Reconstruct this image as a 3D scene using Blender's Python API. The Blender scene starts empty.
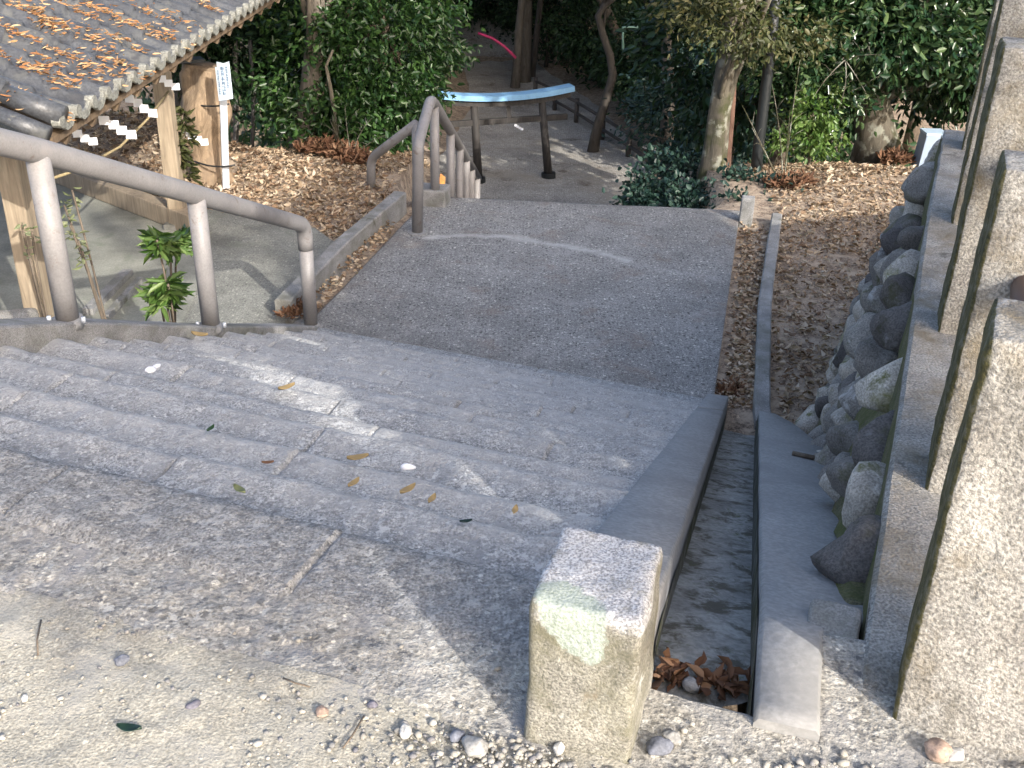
import bpy, bmesh, math, random
import numpy as np
from mathutils import Vector, Matrix, noise
random.seed(7); rng = np.random.default_rng(7)
R = math.radians
scene = bpy.context.scene
COL = scene.collection

# ------------------------------------------------------------------ camera
F_PX, PITCH, ROLL, EYE = 1050.0, R(27.5), R(1.6), Vector((0, 0, 1.6))
fw = Vector((0, math.cos(PITCH), -math.sin(PITCH)))
up0 = Vector((0, math.sin(PITCH), math.cos(PITCH))); r0 = Vector((1, 0, 0))
rt = r0*math.cos(ROLL) + up0*math.sin(ROLL); upv = up0*math.cos(ROLL) - r0*math.sin(ROLL)
cam = bpy.data.cameras.new('camera'); cam.sensor_fit = 'HORIZONTAL'; cam.sensor_width = 36
cam.lens = F_PX/1024*36; cam.clip_end = 1000; cam.clip_start = .05
cob = bpy.data.objects.new('camera', cam); COL.objects.link(cob)
m = Matrix((rt, upv, -fw)).transposed().to_4x4(); m.translation = EYE
cob.matrix_world = m; scene.camera = cob

def at(x, y, Y):                     # survey helper: a sight line cut at the distance Y
    d = rt*((x-512)/F_PX) + upv*((384-y)/F_PX) + fw
    return EYE + d*(Y/d.y)
def atz(x, y, z):
    d = rt*((x-512)/F_PX) + upv*((384-y)/F_PX) + fw
    return EYE + d*((z-EYE.z)/d.z)

# ------------------------------------------------------------------ light
SAZ, SEL = R(33), R(28)              # sun behind, to the right
S = Vector((math.sin(SAZ)*math.cos(SEL), -math.cos(SAZ)*math.cos(SEL), math.sin(SEL)))
sl = bpy.data.lights.new('sun', 'SUN'); sl.energy = 2.0; sl.angle = R(.53); sl.color = (1, .955, .89)
so = bpy.data.objects.new('sun', sl); COL.objects.link(so)
so.rotation_euler = S.to_track_quat('Z', 'Y').to_euler(); so.location = (10, -14, 15)
w = bpy.data.worlds.new('World'); scene.world = w; w.use_nodes = True
nt = w.node_tree; bgn = nt.nodes['Background']
sky = nt.nodes.new('ShaderNodeTexSky'); sky.sky_type = 'NISHITA'; sky.sun_disc = False
sky.sun_elevation = SEL; sky.sun_rotation = math.atan2(S.x, S.y); sky.air_density = .8; sky.dust_density = 4; sky.ozone_density = .75
nt.links.new(sky.outputs[0], bgn.inputs[0]); bgn.inputs[1].default_value = .15
vs = scene.view_settings; vs.view_transform = 'Standard'; vs.look = 'None'; vs.gamma = 1; vs.exposure = 1.55
vs.use_curve_mapping = False
try:
    scene.cycles.max_bounces = 6; scene.cycles.diffuse_bounces = 4
    scene.cycles.use_denoising = True; scene.cycles.denoising_prefilter = 'ACCURATE'
except Exception: pass

# ------------------------------------------------------------------ materials
def newmat(name):
    mt = bpy.data.materials.new(name); mt.use_nodes = True
    n = mt.node_tree.nodes; b = n['Principled BSDF']
    return mt, mt.node_tree, b
def N(t, typ, **kw):
    nd = t.nodes.new(typ)
    for k, v in kw.items():
        if k in nd.inputs: nd.inputs[k].default_value = v
        else: setattr(nd, k, v)
    return nd
def ramp(t, fac, stops):
    r = t.nodes.new('ShaderNodeValToRGB'); e = r.color_ramp.elements
    while len(e) < len(stops): e.new(.5)
    for i, (p, c) in enumerate(stops):
        e[i].position = p; e[i].color = (c[0], c[1], c[2], 1)
    t.links.new(fac, r.inputs[0]); return r.outputs[0]
def mixc(t, fac, a, b, mode='MIX'):
    mx = t.nodes.new('ShaderNodeMix'); mx.data_type = 'RGBA'; mx.blend_type = mode
    for i, v in ((0, fac), (6, a), (7, b)):
        if hasattr(v, 'links'): t.links.new(v, mx.inputs[i])
        elif i == 0: mx.inputs[0].default_value = v
        else: mx.inputs[i].default_value = (v[0], v[1], v[2], 1)
    return mx.outputs[2]
def coords(t, world=False):
    if world: return t.nodes.new('ShaderNodeNewGeometry').outputs['Position']
    return t.nodes.new('ShaderNodeTexCoord').outputs['Object']
def noi(t, co, scale, det=6, rough=.6, dist=0):
    n = N(t, 'ShaderNodeTexNoise', Scale=scale, Detail=det, Roughness=rough, Distortion=dist)
    t.links.new(co, n.inputs['Vector']); return n.outputs[0]
def vor(t, co, scale, out='Distance', feature='F1', rand=1.0):
    n = t.nodes.new('ShaderNodeTexVoronoi'); n.feature = feature; n.inputs['Scale'].default_value = scale
    n.inputs['Randomness'].default_value = rand
    t.links.new(co, n.inputs['Vector']); return n.outputs[out]
def bump(t, b, *hs):
    prev = None
    for h, st, d in hs:
        bn = N(t, 'ShaderNodeBump', Strength=st, Distance=d); t.links.new(h, bn.inputs['Height'])
        if prev: t.links.new(prev, bn.inputs['Normal'])
        prev = bn.outputs[0]
    t.links.new(prev, b.inputs['Normal'])
def sc(c, k): return tuple(x*k for x in c)

def stone(name, base, scale=3, speck=90, spk=.35, stain=None, stain_sc=2.5, stain_amt=(.55, .7), stain2=None,
          bmp=.35, rough=.85, world=False, agg=None, var=.35, aggc=.45):
    mt, t, b = newmat(name); co = coords(t, world)
    big = noi(t, co, scale, 8, .65); fine = noi(t, co, speck, 3, .6)
    c = ramp(t, big, ((.3, sc(base, 1-var)), (.5, base), (.72, sc(base, 1+var))))
    f = ramp(t, fine, ((.36, (1-spk,)*3), (.5, (1, 1, 1)), (.64, (1+spk,)*3)))
    c = mixc(t, 1, c, f, 'MULTIPLY')
    hs = [(big, bmp, .03), (fine, bmp, .006)]
    if agg:                           # exposed aggregate: rounded pebbles of their own colour in the matrix
        for ka, (q, th) in enumerate(((1, .42), (2.3, .45))):
            vc = vor(t, co, agg*q, 'Color'); vd = vor(t, co, agg*q)
            sep = t.nodes.new('ShaderNodeSeparateColor'); t.links.new(vc, sep.inputs[0])
            g = ramp(t, sep.outputs[0], ((0, (1-aggc,)*3), (.4, (1-aggc*.5,)*3), (.6, (1, 1, 1)), (.86, (1+aggc*.6, 1+aggc*.58, 1+aggc*.5)), (1, (1+aggc*1.5, 1+aggc*1.45, 1+aggc*1.35))))
            g = mixc(t, ramp(t, vd, ((th-.12, (1,)*3), (th, (0,)*3))), (.93, .93, .93), g)
            c = mixc(t, 1, c, g, 'MULTIPLY'); hs.append((vd, -.45/q, .004))
    if stain:
        s1 = noi(t, co, stain_sc, 7, .7, .4)
        c = mixc(t, ramp(t, s1, ((stain_amt[0], (0,)*3), (stain_amt[1], (1,)*3))), c, stain)
    if stain2:
        mp = N(t, 'ShaderNodeVectorMath', operation='ADD'); t.links.new(co, mp.inputs[0]); mp.inputs[1].default_value = (7, 3, 5)
        s2 = noi(t, mp.outputs[0], stain_sc*1.6, 8, .75, .3)
        c = mixc(t, ramp(t, s2, ((.58, (0,)*3), (.66, (1,)*3))), c, stain2)
    t.links.new(c, b.inputs['Base Color']); b.inputs['Roughness'].default_value = rough
    bump(t, b, *hs); return mt
def plain(name, col, rough=.6, metal=0, var=.12, scale=12, bmp=.1, em=None):
    mt, t, b = newmat(name); co = coords(t)
    n = noi(t, co, scale, 6, .6)
    t.links.new(ramp(t, n, ((.3, sc(col, 1-var)), (.7, sc(col, 1+var)))), b.inputs['Base Color'])
    b.inputs['Roughness'].default_value = rough; b.inputs['Metallic'].default_value = metal
    bump(t, b, (n, bmp, .01)); return mt
def wood(name, c1, c2, sx=(30, 30, 2.5), rough=.75):
    mt, t, b = newmat(name); co = coords(t)
    mp = t.nodes.new('ShaderNodeMapping'); mp.inputs['Scale'].default_value = sx; t.links.new(co, mp.inputs[0])
    n = noi(t, mp.outputs[0], 1, 8, .65, .6); n2 = noi(t, co, 3, 5, .6)
    c = ramp(t, n, ((.32, c1), (.68, c2))); c = mixc(t, .35, c, ramp(t, n2, ((.3, (.5,)*3), (.7, (1.2,)*3))), 'MULTIPLY')
    t.links.new(c, b.inputs['Base Color']); b.inputs['Roughness'].default_value = rough
    bump(t, b, (n, .4, .006)); return mt
def leafmat(name, cols, rough=.38, trans=.25, spec=.5):
    mt, t, b = newmat(name); g = t.nodes.new('ShaderNodeNewGeometry')
    k = len(cols)
    c = ramp(t, g.outputs['Random Per Island'], [(i/(k-1), cc) for i, cc in enumerate(cols)])
    t.links.new(c, b.inputs['Base Color']); b.inputs['Roughness'].default_value = rough
    b.inputs['Specular IOR Level'].default_value = spec
    tr = t.nodes.new('ShaderNodeBsdfTranslucent')
    t.links.new(mixc(t, 1, c, (1.2, 1.3, .6), 'MULTIPLY'), tr.inputs[0])
    mx = t.nodes.new('ShaderNodeMixShader'); mx.inputs[0].default_value = trans
    t.links.new(b.outputs[0], mx.inputs[1]); t.links.new(tr.outputs[0], mx.inputs[2])
    t.links.new(mx.outputs[0], t.nodes['Material Output'].inputs[0]); return mt
def bark(name, c1, c2, moss=None, lichen=None):
    mt, t, b = newmat(name); co = coords(t, True)
    mp = t.nodes.new('ShaderNodeMapping'); mp.inputs['Scale'].default_value = (14, 14, 3); t.links.new(co, mp.inputs[0])
    n = noi(t, mp.outputs[0], 1, 8, .7, .5); n2 = noi(t, co, 2.2, 6, .65)
    c = ramp(t, n, ((.35, c1), (.65, c2)))
    if moss: c = mixc(t, ramp(t, n2, ((.48, (0,)*3), (.6, (1,)*3))), c, moss)
    if lichen:
        n3 = noi(t, co, 5, 5, .6); c = mixc(t, ramp(t, n3, ((.52, (0,)*3), (.6, (1,)*3))), c, lichen)
    t.links.new(c, b.inputs['Base Color']); b.inputs['Roughness'].default_value = .9
    bump(t, b, (n, .7, .02)); return mt

M = {}
M['granite_post'] = stone('weathered_granite', (.25, .24, .205), 7, 180, .5, stain=(.145, .138, .095), stain_sc=6, stain_amt=(.44, .64), stain2=(.20, .175, .13), bmp=.5)
M['granite'] = stone('pale_granite', (.285, .272, .245), 5, 130, .42, stain=(.19, .155, .10), stain_sc=3.5, stain_amt=(.48, .68), stain2=(.115, .107, .09), bmp=.8)
M['granite_top'] = M['granite']
M['steps'] = stone('worn_step_stone', (.40, .40, .39), 11, 120, .5, stain=(.28, .28, .275), stain_sc=7, stain_amt=(.46, .66), stain2=(.37, .36, .34), bmp=.9, agg=55, aggc=.4, world=True, var=.22)
M['flags'] = stone('flagstone', (.30, .298, .288), 14, 130, .38, stain=(.40, .39, .365), stain_sc=24, stain_amt=(.54, .63), stain2=(.2, .195, .19), bmp=1, agg=48, aggc=.4, world=True, var=.28)
M['pebblecrete'] = stone('pebble_concrete', (.37, .35, .305), 4, 110, .3, stain=(.26, .255, .25), stain_sc=5, stain_amt=(.48, .66), bmp=.9, agg=33, aggc=.5, world=True, var=.2)
M['dirt'] = stone('sandy_dirt', (.385, .36, .295), 3, 150, .3, stain=(.33, .315, .275), stain_sc=5, stain_amt=(.5, .65), bmp=.6, rough=.95, world=True, var=.16, agg=60, aggc=.22)
M['landing'] = stone('exposed_aggregate', (.262, .258, .246), 2.2, 140, .4, stain=(.20, .155, .125), stain_sc=2.0, stain_amt=(.55, .75), stain2=(.29, .28, .265), bmp=.5, agg=30, aggc=.75, world=True, var=.25)
M['concrete'] = stone('smooth_concrete', (.265, .264, .258), 3, 60, .16, stain=(.20, .20, .197), stain_sc=2, stain_amt=(.5, .7), bmp=.15, world=True, var=.12)
M['concrete_dark'] = stone('damp_concrete', (.29, .29, .27), 4, 50, .2, stain=(.10, .092, .07), stain_sc=9, stain_amt=(.5, .6), stain2=(.11, .13, .05), bmp=.5, world=True)
M['kerbstone'] = stone('kerb_granite', (.255, .25, .238), 4, 170, .35, stain=(.15, .148, .12), stain_amt=(.47, .66), stain2=(.10, .10, .07), bmp=.5, world=True)
M['mossy'] = stone('mossy_stone', (.12, .11, .06), 7, 120, .5, stain=(.075, .085, .018), stain_sc=6, stain_amt=(.4, .6), bmp=.9, rough=.95, world=True)
M['boulder'] = stone('boulder_stone', (.205, .19, .168), 6, 130, .35, stain=(.10, .10, .03), stain_sc=3.5, stain_amt=(.55, .68), stain2=(.42, .41, .39), bmp=.5, world=True, var=.4)
M['apron'] = stone('pebbled_apron', (.24, .24, .21), 2, 130, .3, stain=(.17, .18, .14), stain_sc=1.5, bmp=.5, agg=38, world=True)
M['apron_smooth'] = stone('smooth_apron', (.25, .25, .21), 2, 60, .14, stain=(.16, .18, .13), stain_sc=2.2, bmp=.2, world=True)
M['earth'] = stone('leaf_mould', (.26, .195, .14), 2, 60, .5, stain=(.40, .32, .235), stain_sc=7, stain_amt=(.45, .6), bmp=.9, rough=1, world=True, agg=30, aggc=.6, var=.4)
M['path'] = stone('trodden_path', (.40, .375, .335), .7, 35, .3, stain=(.30, .27, .22), stain_sc=.6, stain_amt=(.5, .68), stain2=(.15, .12, .09), bmp=.6, rough=1, world=True, agg=16)
M['rail'] = stone('grey_brown_paint', (.215, .205, .20), 5, 90, .08, stain=(.26, .24, .23), stain_sc=6, stain_amt=(.55, .72), stain2=(.15, .12, .105), bmp=.12, rough=.5, world=True, var=.12)
M['wood'] = wood('weathered_wood', (.22, .17, .115), (.42, .34, .24))
M['wood_dark'] = wood('dark_wood', (.10, .07, .045), (.22, .155, .095))
M['tile'] = stone('grey_roof_tile', (.058, .061, .066), 5, 60, .25, stain=(.11, .11, .10), stain_sc=4, stain_amt=(.5, .68), stain2=(.05, .05, .052), bmp=.25, rough=.42, world=True, var=.35)
M['tile_pale'] = stone('lichened_tile', (.19, .19, .165), 9, 70, .3, stain=(.11, .11, .10), stain_sc=9, bmp=.5, rough=.7, world=True)
M['white_paint'] = plain('white_paint', (.62, .66, .70), .45, 0, .06)
M['board_white'] = plain('board_white', (.62, .72, .80), .5, 0, .04)
M['paper'] = plain('white_paper', (.82, .82, .84), .7, 0, .03)
M['ink'] = plain('ink', (.16, .24, .36), .6)
M['straw'] = wood('straw', (.30, .23, .11), (.5, .4, .22), (60, 60, 60))
M['torii'] = wood('blackened_wood', (.022, .02, .018), (.06, .052, .045))
M['torii_cap'] = plain('blue_copper_cap', (.24, .46, .68), .45, .0, .14, 6)
M['fence_wood'] = wood('fence_wood', (.05, .042, .035), (.12, .10, .085))
M['pale_blue'] = plain('pale_blue_paint', (.42, .55, .68), .5, 0, .04)
M['pale_blue_side'] = plain('pale_blue_side', (.30, .37, .46), .5, 0, .06)
M['pink'] = plain('pink_tape', (.62, .05, .17), .5)
M['green_pipe'] = plain('green_pipe', (.22, .38, .31), .5)
M['orange'] = plain('orange_board', (.75, .33, .10), .6)
M['redwood'] = plain('dark_red_board', (.18, .03, .02), .6)
M['black'] = plain('black_cable', (.02, .02, .02), .5)
M['darkpole'] = plain('dark_pole', (.014, .017, .018), .5)
M['rust'] = plain('brown_pipe', (.10, .065, .055), .5, .3)
M['bark'] = bark('bark', (.09, .07, .05), (.2, .16, .12))
M['bark_pale'] = bark('pale_bark', (.06, .052, .038), (.135, .118, .088), moss=(.05, .052, .02), lichen=(.23, .23, .185))
M['bark_red'] = bark('red_bark', (.07, .038, .026), (.15, .085, .06))
M['bark_grey'] = bark('grey_bark', (.08, .07, .055), (.16, .14, .115)); M['bark_shade'] = bark('shaded_bark', (.045, .038, .03), (.10, .085, .07))  # grey bark again, darkened to put the far wood's shade in its colour
M['stump'] = bark('dead_wood', (.17, .115, .07), (.38, .28, .18), lichen=(.24, .175, .115))
M['leaf_green'] = leafmat('camellia_leaf', [(.010, .030, .008), (.018, .05, .012), (.03, .075, .018), (.06, .12, .03)], .36, .14, .5)
M['leaf_dark'] = leafmat('dark_leaf', [(.010, .028, .012), (.018, .045, .018), (.03, .065, .022), (.045, .085, .03)], .45, .15, .35)
M['leaf_gloss'] = leafmat('glossy_leaf', [(.014, .04, .018), (.025, .06, .025), (.045, .085, .035), (.10, .15, .06)], .24, .2, .6)
M['leaf_olive'] = leafmat('olive_leaf', [(.035, .042, .015), (.05, .06, .02), (.075, .085, .03), (.12, .11, .05)], .5, .2, .35)
M['leaf_teal'] = leafmat('blue_green_leaf', [(.010, .028, .022), (.016, .042, .032), (.028, .06, .045), (.045, .085, .06)], .45, .12, .4)
M['leaf_bright'] = leafmat('bright_leaf', [(.05, .11, .02), (.085, .16, .035), (.13, .21, .055), (.2, .28, .09)], .4, .3)
M['leaf_variegated'] = leafmat('variegated_leaf', [(.22, .25, .13), (.3, .32, .2), (.16, .19, .08), (.38, .4, .28)], .5, .3)
M['litter'] = leafmat('dry_leaves', [(.16, .10, .065), (.28, .19, .12), (.38, .28, .19), (.48, .38, .27), (.58, .49, .38)], .75, .1, .2)
M['litter_red'] = leafmat('rusty_leaves', [(.085, .042, .026), (.14, .07, .04), (.20, .11, .065), (.27, .165, .10)], .75, .1, .2)
M['needles'] = leafmat('cedar_needles', [(.26, .115, .045), (.38, .19, .085), (.48, .28, .14), (.54, .40, .24)], .7, .2, .2)
M['leaf_yellow'] = leafmat('yellow_leaf', [(.36, .24, .10), (.46, .34, .16)], .6, .2)
M['leaf_black'] = plain('black_green_leaf', (.012, .03, .02), .35)
M['gravel'] = leafmat('gravel_stone', [(.17, .17, .17), (.26, .245, .215), (.33, .31, .265), (.38, .36, .32), (.12, .12, .135)], .85, 0, .3)
def peb(name, c): return stone(name, c, 20, 150, .2, bmp=.2)
M['peb_grey'] = peb('grey_pebble', (.29, .285, .27)); M['peb_blue'] = peb('blue_pebble', (.14, .15, .18))
M['peb_white'] = peb('white_pebble', (.43, .42, .39)); M['peb_purple'] = peb('purple_pebble', (.12, .115, .14)); M['peb_pink'] = peb('pink_pebble', (.36, .26, .2))

def add_random(mt, lo, hi):
    t = mt.node_tree; b = t.nodes['Principled BSDF']; src = b.inputs['Base Color'].links[0].from_socket
    oi = t.nodes.new('ShaderNodeObjectInfo')
    t.links.new(mixc(t, 1, src, ramp(t, oi.outputs['Random'], ((0, lo), (.6, (1, 1, 1)), (1, hi))), 'MULTIPLY'), b.inputs['Base Color'])
def add_patches(mt, scale, col, lo, hi, off=(3, 1, 4), stretch=(1, 1, 1)):
    t = mt.node_tree; b = t.nodes['Principled BSDF']; src = b.inputs['Base Color'].links[0].from_socket
    co = coords(t, True); mp = t.nodes.new('ShaderNodeMapping'); mp.inputs['Location'].default_value = off; mp.inputs['Scale'].default_value = stretch; t.links.new(co, mp.inputs[0])
    n = noi(t, mp.outputs[0], scale, 8, .72, .3)
    t.links.new(mixc(t, ramp(t, n, ((lo, (0,)*3), (hi, (1,)*3))), src, col), b.inputs['Base Color'])
add_patches(M['steps'], 30, (.56, .56, .54), .55, .60, (1, 2, 3))
add_patches(M['steps'], 42, (.17, .17, .168), .555, .61, (6, 2, 3))
add_patches(M['flags'], 24, (.42, .415, .40), .555, .60, (1, 2, 8))
add_patches(M['flags'], 36, (.18, .178, .172), .575, .64, (6, 9, 3))
add_patches(M['pebblecrete'], 34, (.13, .128, .125), .575, .615, (6, 9, 5))
add_patches(M['pebblecrete'], 30, (.46, .445, .40), .57, .61, (2, 7, 5))
add_patches(M['landing'], 60, (.46, .45, .42), .575, .615, (2, 7, 5))
add_patches(M['landing'], 46, (.10, .098, .092), .555, .61, (4, 1, 5))
add_patches(M['dirt'], 40, (.24, .23, .20), .58, .64, (4, 1, 5))
add_patches(M['concrete'], 20, (.19, .19, .185), .60, .7, (4, 3, 5))
add_patches(M['granite_post'], 9, (.40, .40, .37), .60, .66)
add_patches(M['granite_post'], 6, (.075, .075, .045), .60, .72, (9, 2, 7), (1, 1, .35))
add_patches(M['boulder'], 8, (.06, .062, .02), .56, .66, (1, 5, 2))
add_patches(M['tile'], 7, (.20, .19, .15), .63, .70, (2, 8, 1))
add_random(M['boulder'], (.42, .4, .42), (2.3, 2.25, 2.15))
# wear on nosings: cleaner, paler stone where feet rub the edge
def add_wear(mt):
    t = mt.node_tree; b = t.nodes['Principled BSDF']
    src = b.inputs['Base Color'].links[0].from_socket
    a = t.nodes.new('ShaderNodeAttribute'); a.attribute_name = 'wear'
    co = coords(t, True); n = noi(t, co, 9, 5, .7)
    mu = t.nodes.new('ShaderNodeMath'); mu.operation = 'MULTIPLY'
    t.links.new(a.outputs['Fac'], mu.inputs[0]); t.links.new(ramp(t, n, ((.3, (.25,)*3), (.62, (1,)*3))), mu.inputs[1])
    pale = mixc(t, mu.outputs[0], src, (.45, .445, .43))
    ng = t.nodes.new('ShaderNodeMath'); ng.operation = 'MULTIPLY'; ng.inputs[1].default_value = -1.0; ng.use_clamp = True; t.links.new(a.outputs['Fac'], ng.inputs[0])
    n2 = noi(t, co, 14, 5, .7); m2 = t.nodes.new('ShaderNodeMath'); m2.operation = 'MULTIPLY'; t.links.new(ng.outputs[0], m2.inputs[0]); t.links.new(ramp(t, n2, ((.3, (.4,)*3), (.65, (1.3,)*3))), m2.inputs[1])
    t.links.new(mixc(t, m2.outputs[0], pale, (.115, .112, .105)), b.inputs['Base Color'])   # negative values darken the stone, as on risers and tread backs
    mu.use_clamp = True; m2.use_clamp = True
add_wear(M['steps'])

# ------------------------------------------------------------------ builders
class MB:
    def __init__(s): s.v = []; s.f = []
    def add(s, vs, fs):
        o = len(s.v); s.v += [tuple(v) for v in vs]; s.f += [tuple(i+o for i in f) for f in fs]
    def box(s, c, d, rz=0, rot=None):
        hx, hy, hz = d[0]/2, d[1]/2, d[2]/2
        vs = [Vector((x, y, z)) for x in (-hx, hx) for y in (-hy, hy) for z in (-hz, hz)]
        mm = rot if rot else Matrix.Rotation(rz, 3, 'Z')
        s.add([mm @ v + Vector(c) for v in vs], [(0, 1, 3, 2), (4, 6, 7, 5), (0, 4, 5, 1), (2, 3, 7, 6), (0, 2, 6, 4), (1, 5, 7, 3)])
    def beam(s, a, b, w_, h_):       # square bar between two points
        a, b = Vector(a), Vector(b); d = (b-a); L = d.length; d.normalize()
        u = d.cross(Vector((0, 0, 1)))
        if u.length < 1e-3: u = Vector((1, 0, 0))
        u.normalize(); vv = u.cross(d)
        P = [p+u*x*w_/2+vv*y*h_/2 for p in (a, b) for x, y in ((-1, -1), (1, -1), (1, 1), (-1, 1))]
        s.add(P, [(3, 2, 1, 0), (4, 5, 6, 7), (0, 1, 5, 4), (1, 2, 6, 5), (2, 3, 7, 6), (3, 0, 4, 7)])
    def tube(s, pts, rad, seg=12, cap=True, wob=0):
        pts = [Vector(p) for p in pts]; n = len(pts)
        if not hasattr(rad, '__len__'): rad = [rad]*n
        ref = None; rings = []
        for i, p in enumerate(pts):
            d = (pts[min(i+1, n-1)]-pts[max(i-1, 0)]).normalized()
            if ref is None:
                ref = d.cross(Vector((0, 0, 1)));
                if ref.length < .1: ref = d.cross(Vector((0, 1, 0)))
            ref = (ref - d*ref.dot(d)).normalized(); b = d.cross(ref)
            ring = []
            for k in range(seg):
                a = 2*math.pi*k/seg; r = rad[i]
                if wob: r *= 1+wob*noise.noise(Vector((math.cos(a)*1.3, math.sin(a)*1.3, 0))+p*2.2)
                ring.append(p+(ref*math.cos(a)+b*math.sin(a))*r)
            rings.append(ring)
        vs = [v for r_ in rings for v in r_]
        fs = [(i*seg+k, i*seg+(k+1) % seg, (i+1)*seg+(k+1) % seg, (i+1)*seg+k) for i in range(n-1) for k in range(seg)]
        if cap:
            vs += [pts[0], pts[-1]]; a0 = n*seg
            fs += [(a0, (k+1) % seg, k) for k in range(seg)] + [(a0+1, (n-1)*seg+k, (n-1)*seg+(k+1) % seg) for k in range(seg)]
        s.add(vs, fs)
    def build(s, name, mat, parent=None, smooth=False, bev=0):
        me = bpy.data.meshes.new(name); me.from_pydata(s.v, [], s.f); me.update()
        if bev:
            bm = bmesh.new(); bm.from_mesh(me); bmesh.ops.remove_doubles(bm, verts=bm.verts, dist=1e-5)
            bmesh.ops.bevel(bm, geom=[e for e in bm.edges if len(e.link_faces) == 2 and e.calc_face_angle(0) > .5], offset=bev, segments=2, affect='EDGES', profile=.6)
            bm.to_mesh(me); bm.free()
        return link(name, me, mat, parent, smooth)
def link(name, me, mat, parent=None, smooth=False):
    o = bpy.data.objects.new(name, me); COL.objects.link(o)
    if mat: me.materials.append(mat)
    if smooth: me.polygons.foreach_set('use_smooth', [True]*len(me.polygons))
    if parent: o.parent = parent; o.matrix_parent_inverse = Matrix.Translation(parent.location).inverted()
    return o
def tag(o, label, cat, group=None, kind=None):
    if label: o['label'] = label
    if cat: o['category'] = cat
    if group: o['group'] = group
    if kind: o['kind'] = kind
    return o
def thing(name, loc, label, cat, group=None):
    o = bpy.data.objects.new(name, None); COL.objects.link(o); o.location = loc; o.empty_display_size = .2
    return tag(o, label, cat, group)
def struct(o): o['kind'] = 'structure'; return o
def arc(a, b, c, n=6):              # rounded elbow through b
    a, b, c = Vector(a), Vector(b), Vector(c); out = []
    for i in range(n+1):
        q = i/n; out.append(a*(1-q)**2+b*2*q*(1-q)+c*q*q)
    return out
def grid_mesh(name, P, mat, parent=None, smooth=True, attr=None):   # P: (n,m,3)
    n, m_ = P.shape[:2]; me = bpy.data.meshes.new(name)
    idx = np.arange(n*m_).reshape(n, m_)
    q = np.stack([idx[:-1, :-1], idx[1:, :-1], idx[1:, 1:], idx[:-1, 1:]], -1).reshape(-1, 4)
    me.vertices.add(n*m_); me.vertices.foreach_set('co', P.reshape(-1).astype(np.float32))
    me.loops.add(q.size); me.loops.foreach_set('vertex_index', q.reshape(-1).astype(np.int32))
    me.polygons.add(len(q)); me.polygons.foreach_set('loop_start', np.arange(0, q.size, 4, dtype=np.int32))
    me.update(calc_edges=True); me.validate()
    if attr is not None:
        a = me.attributes.new('wear', 'FLOAT', 'POINT'); a.data.foreach_set('value', attr.reshape(-1).astype(np.float32))
    return link(name, me, mat, parent, smooth)
def nz(x, y, z=0): return noise.noise(Vector((x, y, z)))
def rounded_box(w_, d_, h_, r, amp, seed, taper=1.0, cuts=14, amp2=0, top_r=None):
    bm = bmesh.new(); bmesh.ops.create_cube(bm, size=2)
    bmesh.ops.subdivide_edges(bm, edges=bm.edges[:], cuts=cuts, use_grid_fill=True)
    H = Vector((w_/2, d_/2, h_/2))
    for v in bm.verts:
        p = Vector((v.co.x*H.x, v.co.y*H.y, v.co.z*H.z))
        q = Vector([max(-(H[i]-r), min(H[i]-r, p[i])) for i in range(3)])
        dd = p-q
        nn = dd.normalized() if dd.length > 1e-6 else Vector((0, 0, 1))
        p = q+nn*min(r, dd.length if dd.length < r else r)
        n1 = noise.noise(p*7+Vector((seed, 0, 0)))*amp + noise.noise(p*22+Vector((0, seed, 0)))*(amp2 or amp*.4)
        p += nn*n1
        tz = (p.z+H.z)/h_
        k = 1+(taper-1)*tz
        v.co = (p.x*k, p.y*k, p.z+H.z)
    me = bpy.data.meshes.new('m'); bm.to_mesh(me); bm.free(); return me
def rot_mesh(me, rz, loc, tilt=(0, 0)):
    me.transform(Matrix.Translation(loc) @ Matrix.Rotation(rz, 4, 'Z') @ Matrix.Rotation(tilt[0], 4, 'X') @ Matrix.Rotation(tilt[1], 4, 'Y')); return me

# ------------------------------------------------------------------ leaves (every leaf a folded blade)
def leaves_mesh(name, P, D, L, W, mat, parent=None, fold=.25, curl=0):
    """P base points, D directions (n,3), L length (n), W width (n)"""
    n = len(P); D = D/np.linalg.norm(D, axis=1, keepdims=True)
    rnd = rng.normal(size=(n, 3)); U = np.cross(D, rnd); U /= np.linalg.norm(U, axis=1, keepdims=True)
    Nn = np.cross(U, D)
    L = L[:, None]; W = W[:, None]
    a = P; tip = P+D*L-Nn*L*curl
    l1 = P+D*L*.3+U*W*.5+Nn*W*fold; l2 = P+D*L*.68+U*W*.4+Nn*W*fold
    r1 = P+D*L*.3-U*W*.5+Nn*W*fold; r2 = P+D*L*.68-U*W*.4+Nn*W*fold
    V = np.stack([a, l1, l2, tip, r2, r1], 1).reshape(-1, 3)
    base = np.arange(n)[:, None]*6
    q = np.concatenate([base+np.array([0, 1, 2, 3]), base+np.array([0, 3, 4, 5])], 1).reshape(-1, 4)
    me = bpy.data.meshes.new(name)
    me.vertices.add(len(V)); me.vertices.foreach_set('co', V.reshape(-1).astype(np.float32))
    me.loops.add(q.size); me.loops.foreach_set('vertex_index', q.reshape(-1).astype(np.int32))
    me.polygons.add(len(q)); me.polygons.foreach_set('loop_start', np.arange(0, q.size, 4, dtype=np.int32))
    me.update(calc_edges=True)
    return link(name, me, mat, parent)
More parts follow.
